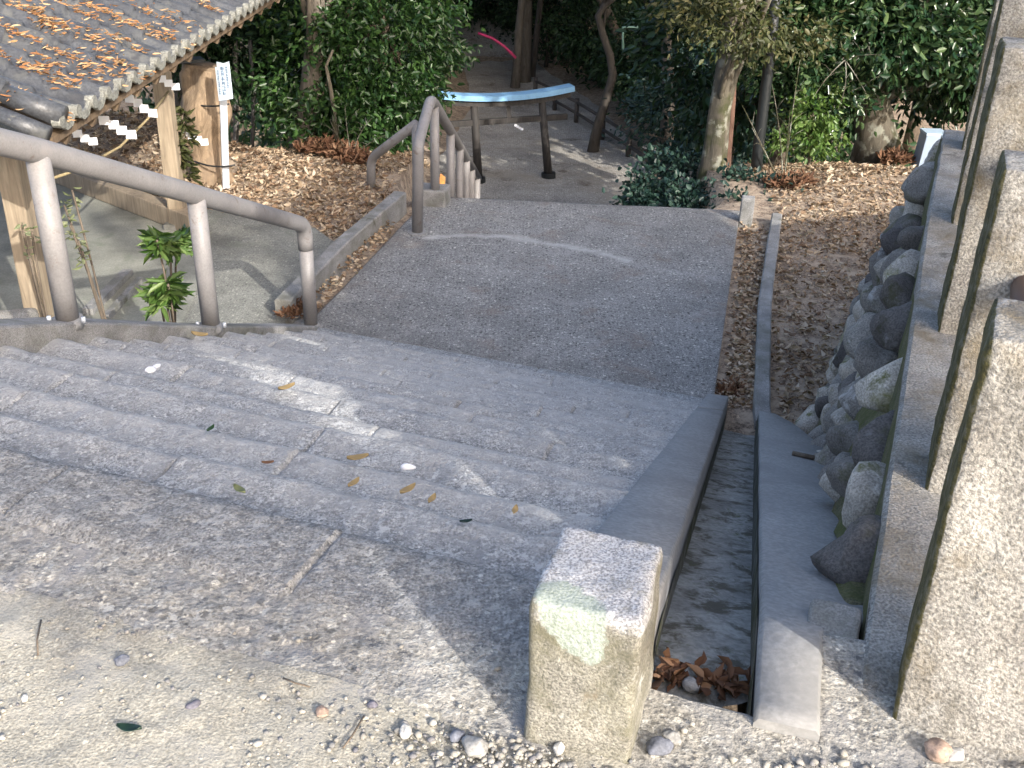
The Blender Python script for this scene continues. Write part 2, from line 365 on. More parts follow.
def crown_points(ells, n, K, spread):
    """leaf sprays clumped on sub-clusters through ellipsoids [(centre, radii)]"""
    vol = np.array([e[1][0]*e[1][1]*e[1][2] for e in ells]); vol = vol**.7; pr = vol/vol.sum()
    cs = []; outs = []
    for _ in range(K):
        e = ells[rng.choice(len(ells), p=pr)]
        d = rng.normal(size=3); d /= np.linalg.norm(d); r = rng.uniform(.35, 1.0)**.6
        cs.append(np.array(e[0])+d*r*np.array(e[1])); outs.append(d)
    cs = np.array(cs); outs = np.array(outs)
    k = rng.integers(0, K, n)
    P = cs[k]+rng.normal(size=(n, 3))*spread*np.array([1, 1, .6])
    D = outs[k]*.7+rng.normal(size=(n, 3))*.6+np.array([0, 0, -.35])
    return P, D, cs
def tree(name, label, cat, base, trunk, r, ells, n, K, ll, mat, bmat, group=None, spread=.22, limbs=10, seg=10, lw=.42, wob=.18):
    t = thing(name, base, label, cat, group)
    mb = MB()
    pts = [Vector(p) for p in trunk]; m_ = len(pts)
    mb.tube(pts, [r*(1.25 if i == 0 else 1)*(1-.55*i/max(1, m_-1)) for i in range(m_)], seg, wob=wob)
    mb.build('trunk', bmat, t, True)
    if n:
        P, D, cs = crown_points(ells, n, K, spread)
        mb = MB(); ok = False
        for c in cs[rng.permutation(len(cs))[:limbs]]:
            j = random.randint(max(0, m_//2-1), m_-1); a = pts[j]; c = Vector(c); mid = (a+c)/2+Vector((random.uniform(-.15, .15), random.uniform(-.15, .15), random.uniform(0, .25)))
            mb.tube(arc(a, mid, c, 4), [r*.3*(1-.17*i) for i in range(5)], 5); ok = True
        if ok: mb.build('branches', bmat, t, True)
        L = rng.uniform(.7, 1.3, n)*ll
        leaves_mesh('crown', P, D, L, L*lw*rng.uniform(.8, 1.2, n), mat, t)
    return t

# ================================================================== GROUND
nv = Vector((.33, .944, 0)).normalized(); ev = Vector((nv.y, -nv.x, 0))   # run of the stairs, along a step
SLOPE = 2.0/4.88; S0 = 1.98
def se(s, e, z=0): return nv*s+ev*e+Vector((0, 0, z))
def sz(P): return -max(0, (nv.x*P[0]+nv.y*P[1])-S0)*SLOPE
def steps_ax(ranges):
    out = []
    for a, b, d in ranges: out += list(np.arange(a, b, d))
    out.append(ranges[-1][1]); return np.array(out)
# upper ground, before the steps
ea = steps_ax([(-60, -6, 6), (-6, -2.4, .4), (-2.4, .9, .015), (.9, 6, .4), (6, 60, 6)])
sa = steps_ax([(-60, -4, 6), (-4, .6, .4), (.6, 1.475, .015)])
Pg = np.zeros((len(ea), len(sa), 3))
for i, e in enumerate(ea):
    for j, s in enumerate(sa):
        sj = s
        if j == len(sa)-1: sj += .02*nz(e*3, 1)+.012*nz(e*11, 4)
        p = se(sj, e)
        inner = -2.4 <= e <= .9 and s > .6
        z = (.010*nz(p.x*2.2, p.y*2.2)+.006*nz(p.x*9, p.y*9, 3)+.0035*nz(p.x*31, p.y*31, 5)) if inner else 0
        if s > 1.38: z += .008*nz(e*4, 2)-.004
        Pg[i, j] = (p.x, p.y, z)
g1 = struct(grid_mesh('ground', Pg[::-1], M['dirt']))
mb = MB()
for a, b in ((-60, -2.62), ):       # edge of the upper terrace, left of the stairs
    p, q = se(1.47, a), se(1.47, b); mb.add([p, q, q-Vector((0, 0, 2.6)), p-Vector((0, 0, 2.6))], [(0, 1, 2, 3)])
w1 = tag(mb.build('retaining_wall', M['kerbstone']), 'plain stone wall holding the upper ground left of the steps', 'wall')

# leaf-covered lower ground, falling to the path level
def sstep(a, b, x):
    q = max(0, min(1, (x-a)/(b-a))); return q*q*(3-2*q)
def path_x(y):                       # centre line of the lower path
    return .75-.0006*(y-20)**2*1.0 - .18*max(0, y-36)
def path_w(y): return 3.0 if y < 28 else max(1.6, 3.0-.10*(y-28))
def lower_h(x, y):
    h = -2.06
    h -= 4.46*sstep(12.8, 22, y)*1.0
    if -1.2 < x < 2.25: h = min(h, -2.06-max(0, y-11.5)*.76)
    h = max(h, -6.52)
    if y > 20:
        dx = abs(x-path_x(y))-path_w(y)
        if dx > 0:
            side = -1 if x < path_x(y) else 1
            h += (.35 if side < 0 else .12)*min(dx, 8)
    if y > 44: h += .45*(y-44)
    dl = (y-10.05)*.8+.64*(x+3.2)
    if x < -2.9 and dl > 0: h += min(.9, .36*dl)*(1-sstep(-5.4, -3.3, x))*(1-sstep(13, 15, y))
    if x > 2.5: h += .08*nz(x*.8, y*.8)
    if y < 14: h += .03*nz(x*2, y*2)
    return h
xs = steps_ax([(-45, -8, 4), (-8, 8, .2), (8, 45, 4)]); ys = steps_ax([(1.6, 6, .8), (6, 26, .2), (26, 50, .8), (50, 80, 5)])
Pl = np.array([[(x, y, lower_h(x, y)) for y in ys] for x in xs])
struct(grid_mesh('lower_ground', Pl, M['earth']))
# path below
ys2 = steps_ax([(17.5, 47, .35)]); us = np.linspace(-1, 1, 15)
Pp = np.zeros((len(us), len(ys2), 3))
for i, u in enumerate(us):
    for j, y in enumerate(ys2):
        x = path_x(y)+u*(path_w(y)+.25*nz(y*.7, u*3)); Pp[i, j] = (x, y, max(-6.5, lower_h(x, y)+.02)+.03*nz(x*1.5, y*1.5)+.02*abs(u)+.012)
struct(grid_mesh('path', Pp, M['path']))

# ================================================================== STAIRS
NST = 15
stairs = thing('stone_steps', se(S0, -1, 0), 'broad flight of worn grey stone steps going down to the landing', 'steps')
KA = [(-2.75, 2.2, .10), (-2.60, 3.05, .10), (-2.23, 4.78, -.60), (-1.93, 6.09, -1.21), (-1.66, 7.84, -1.99)]   # kerb line, left
def kerb_e(s):                        # e of the left end at run distance s
    P0 = [Vector((x, y, 0)) for x, y, z in KA]
    ss = [p.dot(nv) for p in P0]; es = [p.dot(ev) for p in P0]
    return float(np.interp(s, ss, es))+.07
CL0, CL1 = Vector((.12, 1.95, 0)), Vector((1.40, 6.67, 0))   # left edge of the coping on the right
def cop_e(s):
    a, b = CL0.dot(nv), CL1.dot(nv); q = (s-a)/(b-a); p = CL0.lerp(CL1, q); return p.dot(ev)
tread = [S0+(6.86-S0)*k/NST+(random.uniform(-.02, .02) if 0 < k < NST else 0) for k in range(NST+1)]
def zstep(k): return -2.0*(min(k, NST)/NST)**1.1
for k in range(NST+1):
    z0 = zstep(k) + (.004 if k == NST else 0)
    s0 = 1.672 if k == 0 else tread[k-1]-.05; s1 = tread[k]
    eL, eR = kerb_e(s1)-.05, cop_e(s1)+.02
    js = []; e = eL+random.uniform(.25, .9)
    if k == 0: js = [atz(343, 530, 0).dot(ev), atz(65, 475, 0).dot(ev)-.02]
    else:
        while e < eR-.3: js.append(e); e += random.uniform(.75, 1.25)
    js.sort()
    es_ = set(np.round(np.arange(eL, eR, .02), 4))
    for j in js: es_ |= {j-.012, j-.006, j, j+.006, j+.012}
    es_ = np.array(sorted(es_ | {eR}))
    nos = .062 if k else .03; rise = zstep(k)-zstep(k+1)
    prof = []                         # (s, z, wear: paler above zero, darker below)
    nt_ = 9
    for q in np.linspace(0, 1, nt_):
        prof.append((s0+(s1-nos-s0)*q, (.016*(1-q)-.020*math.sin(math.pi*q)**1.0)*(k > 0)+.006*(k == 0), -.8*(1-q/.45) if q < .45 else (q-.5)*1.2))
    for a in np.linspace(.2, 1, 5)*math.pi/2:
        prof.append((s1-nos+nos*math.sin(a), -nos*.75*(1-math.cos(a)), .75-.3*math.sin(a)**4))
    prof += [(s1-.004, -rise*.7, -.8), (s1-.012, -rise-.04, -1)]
    if k == NST: prof = [(s0, 0, 0), ((s0+s1)/2, 0, .2), (s1-.01, 0, .1), (s1, -.012, 0)]
    P = np.zeros((len(es_), len(prof), 3)); Wr = np.zeros((len(es_), len(prof)))
    sid = [0]*len(es_); c = 0
    for i, e in enumerate(es_):
        while c < len(js) and e > js[c]: c += 1
        sid[i] = c
    offs = [(random.uniform(-.007, .007), random.uniform(-.016, .016), random.uniform(-.22, .22)) for _ in range(len(js)+2)]
    for i, e in enumerate(es_):
        dj = min([abs(e-j) for j in js] or [1]); groove = .011*max(0, 1-dj/.010)
        oz, os_, ow = offs[sid[i]]
        dn = .013*nz(e*2.1, k*3.3)+.018*nz(e*6.5, k*5.1)+.010*nz(e*17, k*2.1)
        for j, (s, z, wv) in enumerate(prof):
            ed = (j/(len(prof)-1))
            p = se(s+(dn+os_)*(ed**2 if k < NST and k else .2*ed), e)
            zz = z0+z+oz*(k < NST)+(.008*nz(p.x*3, p.y*3, k)+.007*nz(p.x*10, p.y*10, k)+.0045*nz(p.x*30, p.y*30, 2))*(1 if k < NST else .3)-groove
            if k and k < NST: zz += -.012*max(0, nz(e*1.3, k*1.7))*ed
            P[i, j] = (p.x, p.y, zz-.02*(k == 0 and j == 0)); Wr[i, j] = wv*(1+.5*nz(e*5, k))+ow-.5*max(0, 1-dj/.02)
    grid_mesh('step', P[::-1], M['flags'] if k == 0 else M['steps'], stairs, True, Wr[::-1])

# pebbly concrete strip in front of the first flagstones
es_ = np.arange(-2.6, .62, .014); ss_ = np.linspace(1.44, 1.70, 20)
P = np.zeros((len(es_), len(ss_), 3))
for i, e in enumerate(es_):
    for j, s in enumerate(ss_):
        p = se(s+.015*nz(e*4, 9)*(j == len(ss_)-1), e)
        z = -.004+.006*nz(p.x*6, p.y*6)+.006*nz(p.x*26, p.y*26)+.003*nz(p.x*55, p.y*55)-.012*(j == 0)
        P[i, j] = (p.x, p.y, z)
struct(grid_mesh('concrete_strip', P[::-1], M['pebblecrete']))

# landing
def quad_slab(name, pts, zt, th, mat, parent=None, nx=40, ny=40, amp=.004, wear=None):
    a, b, c, d = [Vector((p[0], p[1], 0)) for p in pts]   # near-left near-right far-right far-left
    P = np.zeros((nx+3, ny+3, 3)); Wv = np.zeros((nx+3, ny+3))
    for i in range(nx+3):
        for j in range(ny+3):
            u = min(max((i-1)/nx, 0), 1); v = min(max((j-1)/ny, 0), 1)
            p = a.lerp(b, u).lerp(d.lerp(c, u), v); edge = i in (0, nx+2) or j in (0, ny+2)
            P[i, j] = (p.x, p.y, zt-(th if edge else 0)+(0 if edge else amp*nz(p.x*2, p.y*2)))
            if wear: Wv[i, j] = wear(p, u, v)
    return grid_mesh(name, P, mat, parent, False, Wv if wear else None)
CRK = [atz(x, y, -2).to_2d() for x, y in ((428, 238), (450, 236), (480, 235), (510, 237), (540, 242), (575, 248), (605, 254), (630, 262), (655, 269), (690, 274), (735, 280))]
def landing_wear(p, u, v):
    q = p.to_2d()+Vector((.03*nz(p.x*6, p.y*6, 1), .05*nz(p.x*5, p.y*5, 2)))
    best = 9; bt = 0
    for i in range(len(CRK)-1):
        a, b = CRK[i], CRK[i+1]; t_ = max(0, min(1, (q-a).dot(b-a)/(b-a).length_squared)); d_ = (q-a.lerp(b, t_)).length
        if d_ < best: best = d_; bt = (i+t_)/(len(CRK)-1)
    wd = .10*(1-.9*abs(bt-.4))*(.7+.8*nz(bt*14, 5)) + .02
    wv = .95*max(0, 1-best/max(.02, wd))**.7*(1 if bt < .70 else .30)
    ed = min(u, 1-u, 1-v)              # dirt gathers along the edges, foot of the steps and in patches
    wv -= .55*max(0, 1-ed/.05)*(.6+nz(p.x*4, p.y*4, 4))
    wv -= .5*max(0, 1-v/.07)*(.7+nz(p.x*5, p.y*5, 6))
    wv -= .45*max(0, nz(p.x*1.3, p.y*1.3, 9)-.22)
    wv += .35*max(0, nz(p.x*1.1, p.y*1.1, 19)-.15)
    return wv
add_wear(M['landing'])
ld = struct(quad_slab('landing', [(-1.70, 7.86), (1.47, 6.74), (2.47, 11.22), (-.98, 11.42)], -2.0, .5, M['landing'], None, 190, 230, .006, landing_wear))
# lower flight beyond the landing
mb = MB()
for k in range(24):
    y0 = 11.35+k*.25; zt = -2.0-(k+1)*.18+.0
    mb.box((.72-.0*k, y0+.28, zt-.25), (3.35, .40, .5))
tag(mb.build('lower_steps', M['kerbstone'], None, bev=.015), 'lower flight of concrete steps dropping away behind the landing edge', 'steps')

# left kerb and retaining wall along the steps
def sweep(name, line, wl, wr, zb, mat, parent=None, bev=.012, sub=8):
    """box section swept along a polyline; wl/wr offsets to the left/right, zb bottom depth"""
    L = []
    for a, b in zip(line[:-1], line[1:]):
        for q in np.linspace(0, 1, sub, endpoint=False): L.append(Vector(a).lerp(Vector(b), q))
    L.append(Vector(line[-1])); rings = []
    for i, p in enumerate(L):
        d = L[min(i+1, len(L)-1)]-L[max(i-1, 0)]; d.z = 0; d.normalize(); r_ = Vector((d.y, -d.x, 0))
        j = Vector((0, 0, .006*nz(p.x*5, p.y*5))); jl = .006*nz(p.x*6, p.y*6, 4)
        a, b = p-r_*(wl+jl)+j, p+r_*(wr+jl)+j
        zbb = zb if zb < -1 else p.z+zb
        bv = Vector((0, 0, bev))
        rings.append([Vector((a.x, a.y, zbb)), a-bv, a+r_*bev, b-r_*bev, b-bv, Vector((b.x, b.y, zbb))])
    mb = MB(); n = len(rings)
    mb.add([v for r_ in rings for v in r_], [(i*6+k, (i+1)*6+k, (i+1)*6+k+1, i*6+k+1) for i in range(n-1) for k in range(5)]+[tuple(range(5, -1, -1)), tuple((n-1)*6+k for k in range(6))])
    return mb.build(name, mat, parent)
k1 = sweep('kerb', KA+[(-1.64, 8.0, -2.02)], .17, .07, -2.4, M['kerbstone'])
tag(k1, 'low grey stone kerb carrying the handrail down the left side of the steps', 'kerb')
k2 = sweep('kerb', [(-1.84, 7.95, -1.82), (-1.58, 9.4, -1.82), (-1.20, 10.98, -1.82)], .14, .0, -2.4, M['kerbstone'])
tag(k2, 'raised granite kerb between the landing and the leaf-strewn ground on its left', 'kerb')

# right: coping, gutter, coping
gd = Vector((.242, .970, 0)).normalized(); gr = Vector((gd.y, -gd.x, 0))
def on(P, z_off=0): return Vector((P[0], P[1], sz(P)+z_off))
LA, LB = Vector((.35, 1.91, 0)), Vector((1.58, 6.76, 0))    # left wall edge of the gutter
RA, RB = Vector((.51, 1.59, 0)), Vector((1.70, 6.33, 0))    # right wall edge
def strip(name, left, right, zt, zb, mat, parent=None, n=50, amp=.004, close=True):
    """solid strip between two polylines (functions of 0..1)"""
    P = np.zeros((7, n, 3))
    for j in range(n):
        q = j/(n-1); l, r_ = left(q), right(q); a = (r_-l).normalized()*.01
        z1, z2 = zt(l), zt(r_)
        row = [(l, z1+zb), (l, z1-.012), (l+a, z1), ((l+r_)/2, (z1+z2)/2), (r_-a, z2), (r_, z2-.012), (r_, z2+zb)]
        for i, (p, z) in enumerate(row):
            P[i, j] = (p.x+amp*nz(p.y*4, i, 2), p.y, z+(amp*nz(p.x*7, p.y*7) if 1 < i < 5 else 0))
    o = grid_mesh(name, P, mat, parent, False); me = o.data
    bm = bmesh.new(); bm.from_mesh(me); bm.verts.ensure_lookup_table()
    bm.faces.new([bm.verts[i*n] for i in range(7)]); bm.faces.new([bm.verts[i*n+n-1] for i in range(6, -1, -1)])
    bmesh.ops.recalc_face_normals(bm, faces=bm.faces[:])
    bm.to_mesh(me); bm.free(); return o
cop = thing('sloping_coping', (.3, 2.1, 0), 'smooth grey concrete coping sloping down beside the steps, behind the short granite post', 'coping')
SPL = .80
strip('coping_stone', lambda q: CL0.lerp(CL1, q*SPL), lambda q: LA.lerp(LB, q*SPL), lambda p: sz(p)+.05, -.5, M['concrete'], cop)
strip('coping_stone', lambda q: CL0.lerp(CL1, SPL+.002+q*(1-SPL)), lambda q: LA.lerp(LB, SPL+.002+q*(1-SPL)), lambda p: sz(p)+.05, -.5, M['concrete'], cop, 14)['label'] = 'darker lowest stone of the coping, beside the landing'
M['gutter_side'] = stone('gutter_side', (.15, .148, .13), 6, 80, .3, stain=(.05, .055, .02), stain_sc=7, stain_amt=(.42, .58), stain2=(.10, .095, .06), bmp=.6, world=True)
gut = thing('drain_gutter', (.5, 1.7, 0), 'narrow stone gutter with a damp stained floor running down beside the coping', 'gutter')
def gl(q): return LA.lerp(LB, q*1.0)-gd*.28*(1-q)
def gr_(q): return RA.lerp(RB, q)+gd*.09*(1-q)
P = np.zeros((9, 140, 3))
for j in range(140):
    q = -.02+1.06*j/139; a = LA.lerp(LB, q)-gr*.01-gd*.10; b = RA.lerp(RB, q)+gr*.01+gd*.33
    for i in range(9):
        p = a.lerp(b, i/8); st = -.012 if j < 26 else (-.05 if j > 60 else -.03)
        P[i, j] = (p.x, p.y, sz(p)-.135+st+.008*nz(p.x*9, p.y*9)+.006*nz(p.x*25, p.y*25))
grid_mesh('gutter_floor', P, M['concrete_dark'], gut)
rc_r = [(0, .135), (.075, .14), (.10, .25), (.16, .36), (.35, .43), (.55, .42), (.75, .34), (.9, .24), (1, .12)]
def rcr(q): return RA.lerp(RB, q)+gr*float(np.interp(q, [a for a, b in rc_r], [b for a, b in rc_r]))
strip('gutter_coping', lambda q: RA.lerp(RB, q), rcr, lambda p: sz(p)+.02, -.5, M['concrete'], gut, 90)
# mossy inner face line of the right wall
mb = MB()
for q in np.linspace(0, .97, 40):
    p = RA.lerp(RB, q)-gr*.004; p2 = RA.lerp(RB, q+.025)-gr*.004
    mb.add([on(p, -.012), on(p2, -.012), on(p2, -.3), on(p, -.3)], [(0, 1, 2, 3)])
mb.build('mossy_face', M['gutter_side'], gut)
mb = MB()
for q in np.linspace(0, .97, 40):
    p = LA.lerp(LB, q)+gr*.004; p2 = LA.lerp(LB, q+.025)+gr*.004
    mb.add([on(p, -.06), on(p, -.3), on(p2, -.3), on(p2, -.06)], [(0, 1, 2, 3)])
mb.build('mossy_face', M['gutter_side'], gut)
me = rounded_box(.27, .10, .24, .012, .004, 3); rot_mesh(me, R(-17), Vector((.385, 1.625, -.25))); link('end_stone', me, M['kerbstone'], gut, True)
struct(quad_slab('concrete_patch', [(.63, 1.46), (.98, 1.36), (.86, 1.86), (.68, 1.90)], -.004, .35, M['pebblecrete'], None, 50, 50, .008))
# level kerb beside the landing
KR = [(1.77, 6.42, -1.97), (1.80, 6.66, -1.95), (2.20, 8.55, -1.95), (2.60, 10.13, -1.95), (2.81, 10.95, -1.93)]
k3 = sweep('kerb', KR, .055, .06, -2.5, M['kerbstone']); tag(k3, 'narrow pale kerb running along the gutter right of the landing', 'kerb')
mb = MB(); mb.add([(1.45, 6.5, -2.22), (1.85, 6.4, -2.22), (2.9, 11, -2.22), (2.3, 11.2, -2.22)], [(0, 1, 2, 3)])
mb.build('landing_gutter_floor', M['earth'], gut)
me = rounded_box(.14, .12, .62, .015, .005, 5); rot_mesh(me, R(-10), Vector((2.46, 10.86, -2.35)))
tag(link('marker_post', me, M['kerbstone'], None, True), 'small square concrete post at the far right corner of the landing', 'post')

# ------------------------------------------------------------------ front granite post
fp = rounded_box(.215, .26, .585, .016, .007, 11, cuts=26, amp2=.004)
rot_mesh(fp, R(-16), Vector((.186, 1.635, -.235)), (R(.5), R(-.6)))
mtp = M['granite_post']
# frost-pale lichen on the top, patchy edge creeping down one face
t = mtp.node_tree; b = t.nodes['Principled BSDF']; src = b.inputs['Base Color'].links[0].from_socket
pos = coords(t, True); sx = t.nodes.new('ShaderNodeSeparateXYZ'); t.links.new(pos, sx.inputs[0])
nn_ = noi(t, pos, 9, 6, .65); mm_ = N(t, 'ShaderNodeMath', operation='MULTIPLY_ADD'); t.links.new(nn_, mm_.inputs[0]); mm_.inputs[1].default_value = .22
t.links.new(sx.outputs[2], mm_.inputs[2])
spk_ = noi(t, pos, 190, 3, .6)
c1_ = mixc(t, ramp(t, mm_.outputs[0], ((.43, (0,)*3), (.455, (1,)*3))), src, ramp(t, spk_, ((.38, (.22, .22, .225)), (.5, (.42, .42, .42)), (.62, (.60, .60, .60)))))
t.links.new(c1_, b.inputs['Base Color'])
fpo = link('granite_post', fp, mtp, None, True)
tag(fpo, 'short square granite post with pale lichened top, in front where the steps begin', 'post')
t = mtp.node_tree; b = t.nodes['Principled BSDF']; src = b.inputs['Base Color'].links[0].from_socket
msk = None
for c_, rad in (((.120, 1.505, .335), .068), ((.135, 1.49, .29), .052), ((.10, 1.55, .36), .05), ((.155, 1.49, .265), .033), ((.128, 1.515, .36), .035)):
    vd_ = t.nodes.new('ShaderNodeVectorMath'); vd_.operation = 'DISTANCE'; t.links.new(pos, vd_.inputs[0]); vd_.inputs[1].default_value = c_
    nm = noi(t, pos, 45, 6, .7); ma = N(t, 'ShaderNodeMath', operation='MULTIPLY_ADD'); t.links.new(nm, ma.inputs[0]); ma.inputs[1].default_value = .05; t.links.new(vd_.outputs['Value'], ma.inputs[2])
    r_ = ramp(t, ma.outputs[0], ((rad+.020, (1,)*3), (rad+.026, (0,)*3)))
    if msk is None: msk = r_
    else: msk = mixc(t, 1, msk, r_, 'LIGHTEN')
nl_ = noi(t, pos, 160, 4, .6)
t.links.new(mixc(t, msk, src, ramp(t, nl_, ((.35, (.22, .26, .21)), (.6, (.36, .40, .36))))), b.inputs['Base Color'])

def side_moss(mt, direction):
    t = mt.node_tree; b = t.nodes['Principled BSDF']; src = b.inputs['Base Color'].links[0].from_socket
    g = t.nodes.new('ShaderNodeNewGeometry'); d = t.nodes.new('ShaderNodeVectorMath'); d.operation = 'DOT_PRODUCT'
    t.links.new(g.outputs['Normal'], d.inputs[0]); d.inputs[1].default_value = direction
    co = g.outputs['Position']; n = noi(t, co, 9, 7, .7)
    ad = t.nodes.new('ShaderNodeMath'); ad.operation = 'MULTIPLY_ADD'; t.links.new(n, ad.inputs[0]); ad.inputs[1].default_value = 1.1; t.links.new(d.outputs['Value'], ad.inputs[2])
    n2 = noi(t, co, 30, 6, .7); mc = ramp(t, n2, ((.35, (.03, .03, .012)), (.5, (.085, .075, .022)), (.66, (.15, .14, .10))))
    t.links.new(mixc(t, ramp(t, ad.outputs[0], ((.85, (0,)*3), (1.3, (1,)*3))), src, mc), b.inputs['Base Color'])
# ------------------------------------------------------------------ stone fence on the right
fence = thing('stone_fence', (.9, 1.8, 0), 'row of tall square granite posts at the right edge, joined by a brown pipe', 'fence')
rd = Vector((1.28, 3.25, 0)).normalized(); rr_ = Vector((rd.y, -rd.x, 0)); rang = math.atan2(rd.y, rd.x)-math.pi/2
M['granite_fence'] = stone('fence_granite', (.285, .272, .245), 5, 130, .42, stain=(.19, .155, .10), stain_sc=3.5, stain_amt=(.48, .68), stain2=(.115, .107, .09), bmp=.8, world=True)
add_patches(M['granite_fence'], 7, (.43, .42, .39), .60, .67)
add_patches(M['granite_fence'], 5, (.10, .092, .07), .56, .70, (9, 2, 7), (1, 1, .22))
side_moss(M['granite_fence'], tuple(-rr_))
PB = [Vector((.81, 1.62, 0)), Vector((1.17, 2.50, 0)), Vector((1.58, 3.59, 0)), Vector((2.09, 4.87, 0)), Vector((2.66, 6.28, 0))]
for i, p in enumerate(PB):
    h = (.865, .92, 1.03, 1.05, 1.1)[i]; wd, dp = .32, .22
    me = rounded_box(wd, dp, h+.15, .014, .007, 20+i*3, cuts=30, amp2=.0035, taper=1.0)
    rot_mesh(me, rang+R((-2, 1, 2, 1, 0)[i]), p+rr_*wd/2+rd*dp/2-Vector((0, 0, .15)), (0, R((-.15, -.2, -.3, 0, 0)[i])))
    me.materials.append(M['granite_fence'])
    for f in me.polygons: f.use_smooth = True
    o = link('post', me, None, fence)
mb = MB()
pp = at(1026, 290, PB[1].y-.06)-PB[1]; po = pp.dot(rr_)
mb.tube([PB[0]+rr_*po+rd*.05+Vector((0, 0, pp.z-.02)), PB[1]+rr_*po+Vector((0, 0, pp.z)), PB[-1]+rr_*po+rd*.1+Vector((0, 0, pp.z+.08))], .036, 14); print('pipe', po, pp.z)
mb.build('pipe_rail', M['rust'], fence, True)
# ledge under the posts
lg = [Vector((.80, 1.80, 0)), Vector((2.13, 5.27, 0)), Vector((2.74, 6.8, 0))]
led = sweep('ledge', [p+Vector((0, 0, .0)) for p in [Vector((.66, 1.45, -.03)), Vector((.80, 1.82, 0)), lg[1], lg[2]]], 0, .55, -.26, M['granite'], fence, sub=14)
mb = MB()
for q in np.linspace(0, .98, 60):
    a, b_ = lg[0].lerp(lg[2], q), lg[0].lerp(lg[2], q+.0172)
    j1, j2 = .012*nz(q*60, 1), .012*nz((q+.0172)*60, 1)
    mb.add([a-rr_*(.006)+Vector((0, 0, -.008)), b_-rr_*(.006)+Vector((0, 0, -.008)), b_-rr_*(.03+j2)+Vector((0, 0, -.28)), a-rr_*(.03+j1)+Vector((0, 0, -.28))], [(3, 2, 1, 0)])
mb.build('mossy_edge', M['mossy'], fence)
# ground right of the fence
mb = MB(); mb.add([(1.05, 1.35, -.02), (60, -20, -.02), (60, 9, -.02), (9, 9.5, -.02), (3.3, 6.9, -.02)], [(0, 1, 2, 3, 4)])
struct(mb.build('upper_ground', M['dirt']))
mb = MB(); mb.add([(2.74, 6.8, -.02), (3.3, 6.95, -.02), (9, 9.5, -.02), (60, 9, -.02), (60, 9.5, -2.4), (9, 10.5, -2.4), (3.6, 8.0, -2.4), (2.8, 7.3, -2.4)], [(0, 1, 6, 7), (1, 2, 5, 6), (2, 3, 4, 5)])
tag(mb.build('bank_wall', M['mossy']), 'mossy earth bank behind the end of the stone fence', 'bank')

# ------------------------------------------------------------------ boulder wall below the ledge
wall = thing('boulder_wall', (1.6, 4.4, -1.2), 'sloping wall of mossy rounded boulders under the stone fence', 'wall')
base = [Vector((.84, 2.08, -.10)), Vector((1.02, 2.65, -.32)), Vector((1.24, 3.3, -.62)), Vector((1.55, 4.3, -1.15)), Vector((1.80, 5.3, -1.65)), Vector((2.08, 6.3, -2.08)), Vector((2.45, 7.2, -2.12)), Vector((2.85, 8.0, -2.12)), Vector((3.2, 8.6, -2.12))]
topl = [Vector((.90, 2.08, -.1)), Vector((1.10, 2.62, -.12)), Vector((1.35, 3.25, -.15)), Vector((1.68, 4.15, -.15)), Vector((2.0, 4.97, -.15)), Vector((2.32, 5.8, -.15)), Vector((2.6, 6.5, -.15)), Vector((2.85, 7.0, -.15)), Vector((3.3, 7.3, -.15))]
def wl(q, v):
    x = q*(len(base)-1); i = min(int(x), len(base)-2); f = x-i
    return base[i].lerp(base[i+1], f).lerp(topl[i].lerp(topl[i+1], f), v)
P = np.zeros((60, 14, 3))
for i in range(60):
    for j in range(14):
        p = wl(i/59, j/13)+Vector((-.015, .01, 0)).lerp(Vector((.09, -.03, -.03)), max(0, j/13-.45)/.55); P[i, j] = p+Vector((.03*nz(p.x*5, p.y*5, p.z*5), 0, 0))
grid_mesh('wall_core', P, M['mossy'], wall)
nb = 0; q = .02
bl = []
for c in range(25):
    q = (c+.5)/25; a, b_ = wl(q, 0), wl(q, 1); H = (b_-a).length; rows = max(1, int(round(H/.215)))
    for r_ in range(rows):
        v = (r_+.5+random.uniform(-.12, .12)+.25*(c % 2)-.12)/rows; bl.append((wl(min(.995, max(.005, q+random.uniform(-.008, .008))), max(0, min(1, v))), .145 if rows > 1 else .12))
random.shuffle(bl)
for p, sz_ in bl[:100]:
    bm = bmesh.new(); bmesh.ops.create_icosphere(bm, subdivisions=3, radius=1)
    s_ = sz_*random.uniform(.78, 1.2); sd = random.uniform(0, 99); dims = Vector((random.uniform(.75, 1.0), random.uniform(.85, 1.15), random.uniform(.75, 1.0)))
    rt_ = Matrix.Rotation(rang+random.uniform(-.5, .5), 3, 'Z') @ Matrix.Rotation(random.uniform(-.9, .9), 3, 'X') @ Matrix.Rotation(random.uniform(.1, .5), 3, 'Y')
    cuts_ = [(Vector((random.gauss(0, 1), random.gauss(0, 1), random.gauss(0, 1))).normalized(), random.uniform(.55, .85)) for _ in range(9)]
    for v in bm.verts:
        n1 = 1+.42*noise.noise(v.co*.95+Vector((sd, 0, 0)))+.10*noise.noise(v.co*3.5+Vector((0, sd, 0)))
        c_ = v.co*n1
        for pn, pd in cuts_:
            k_ = c_.dot(pn)-pd
            if k_ > 0: c_ = c_-pn*k_*.85
        v.co = rt_ @ Vector((c_.x*dims.x, c_.y*dims.y, c_.z*dims.z))*s_
    me = bpy.data.meshes.new('boulder'); bm.to_mesh(me); bm.free(); me.transform(Matrix.Translation(p+Vector((.02, 0, 0))))
    link('boulder', me, M['boulder'], wall, True)
me = rounded_box(.12, .17, .24, .012, .006, 31); rot_mesh(me, rang, Vector((.765, 1.93, -.25)))
tag(link('stone_block', me, M['kerbstone'], None, True), 'small rough square block of stone wedged between gutter coping and ledge', 'block')

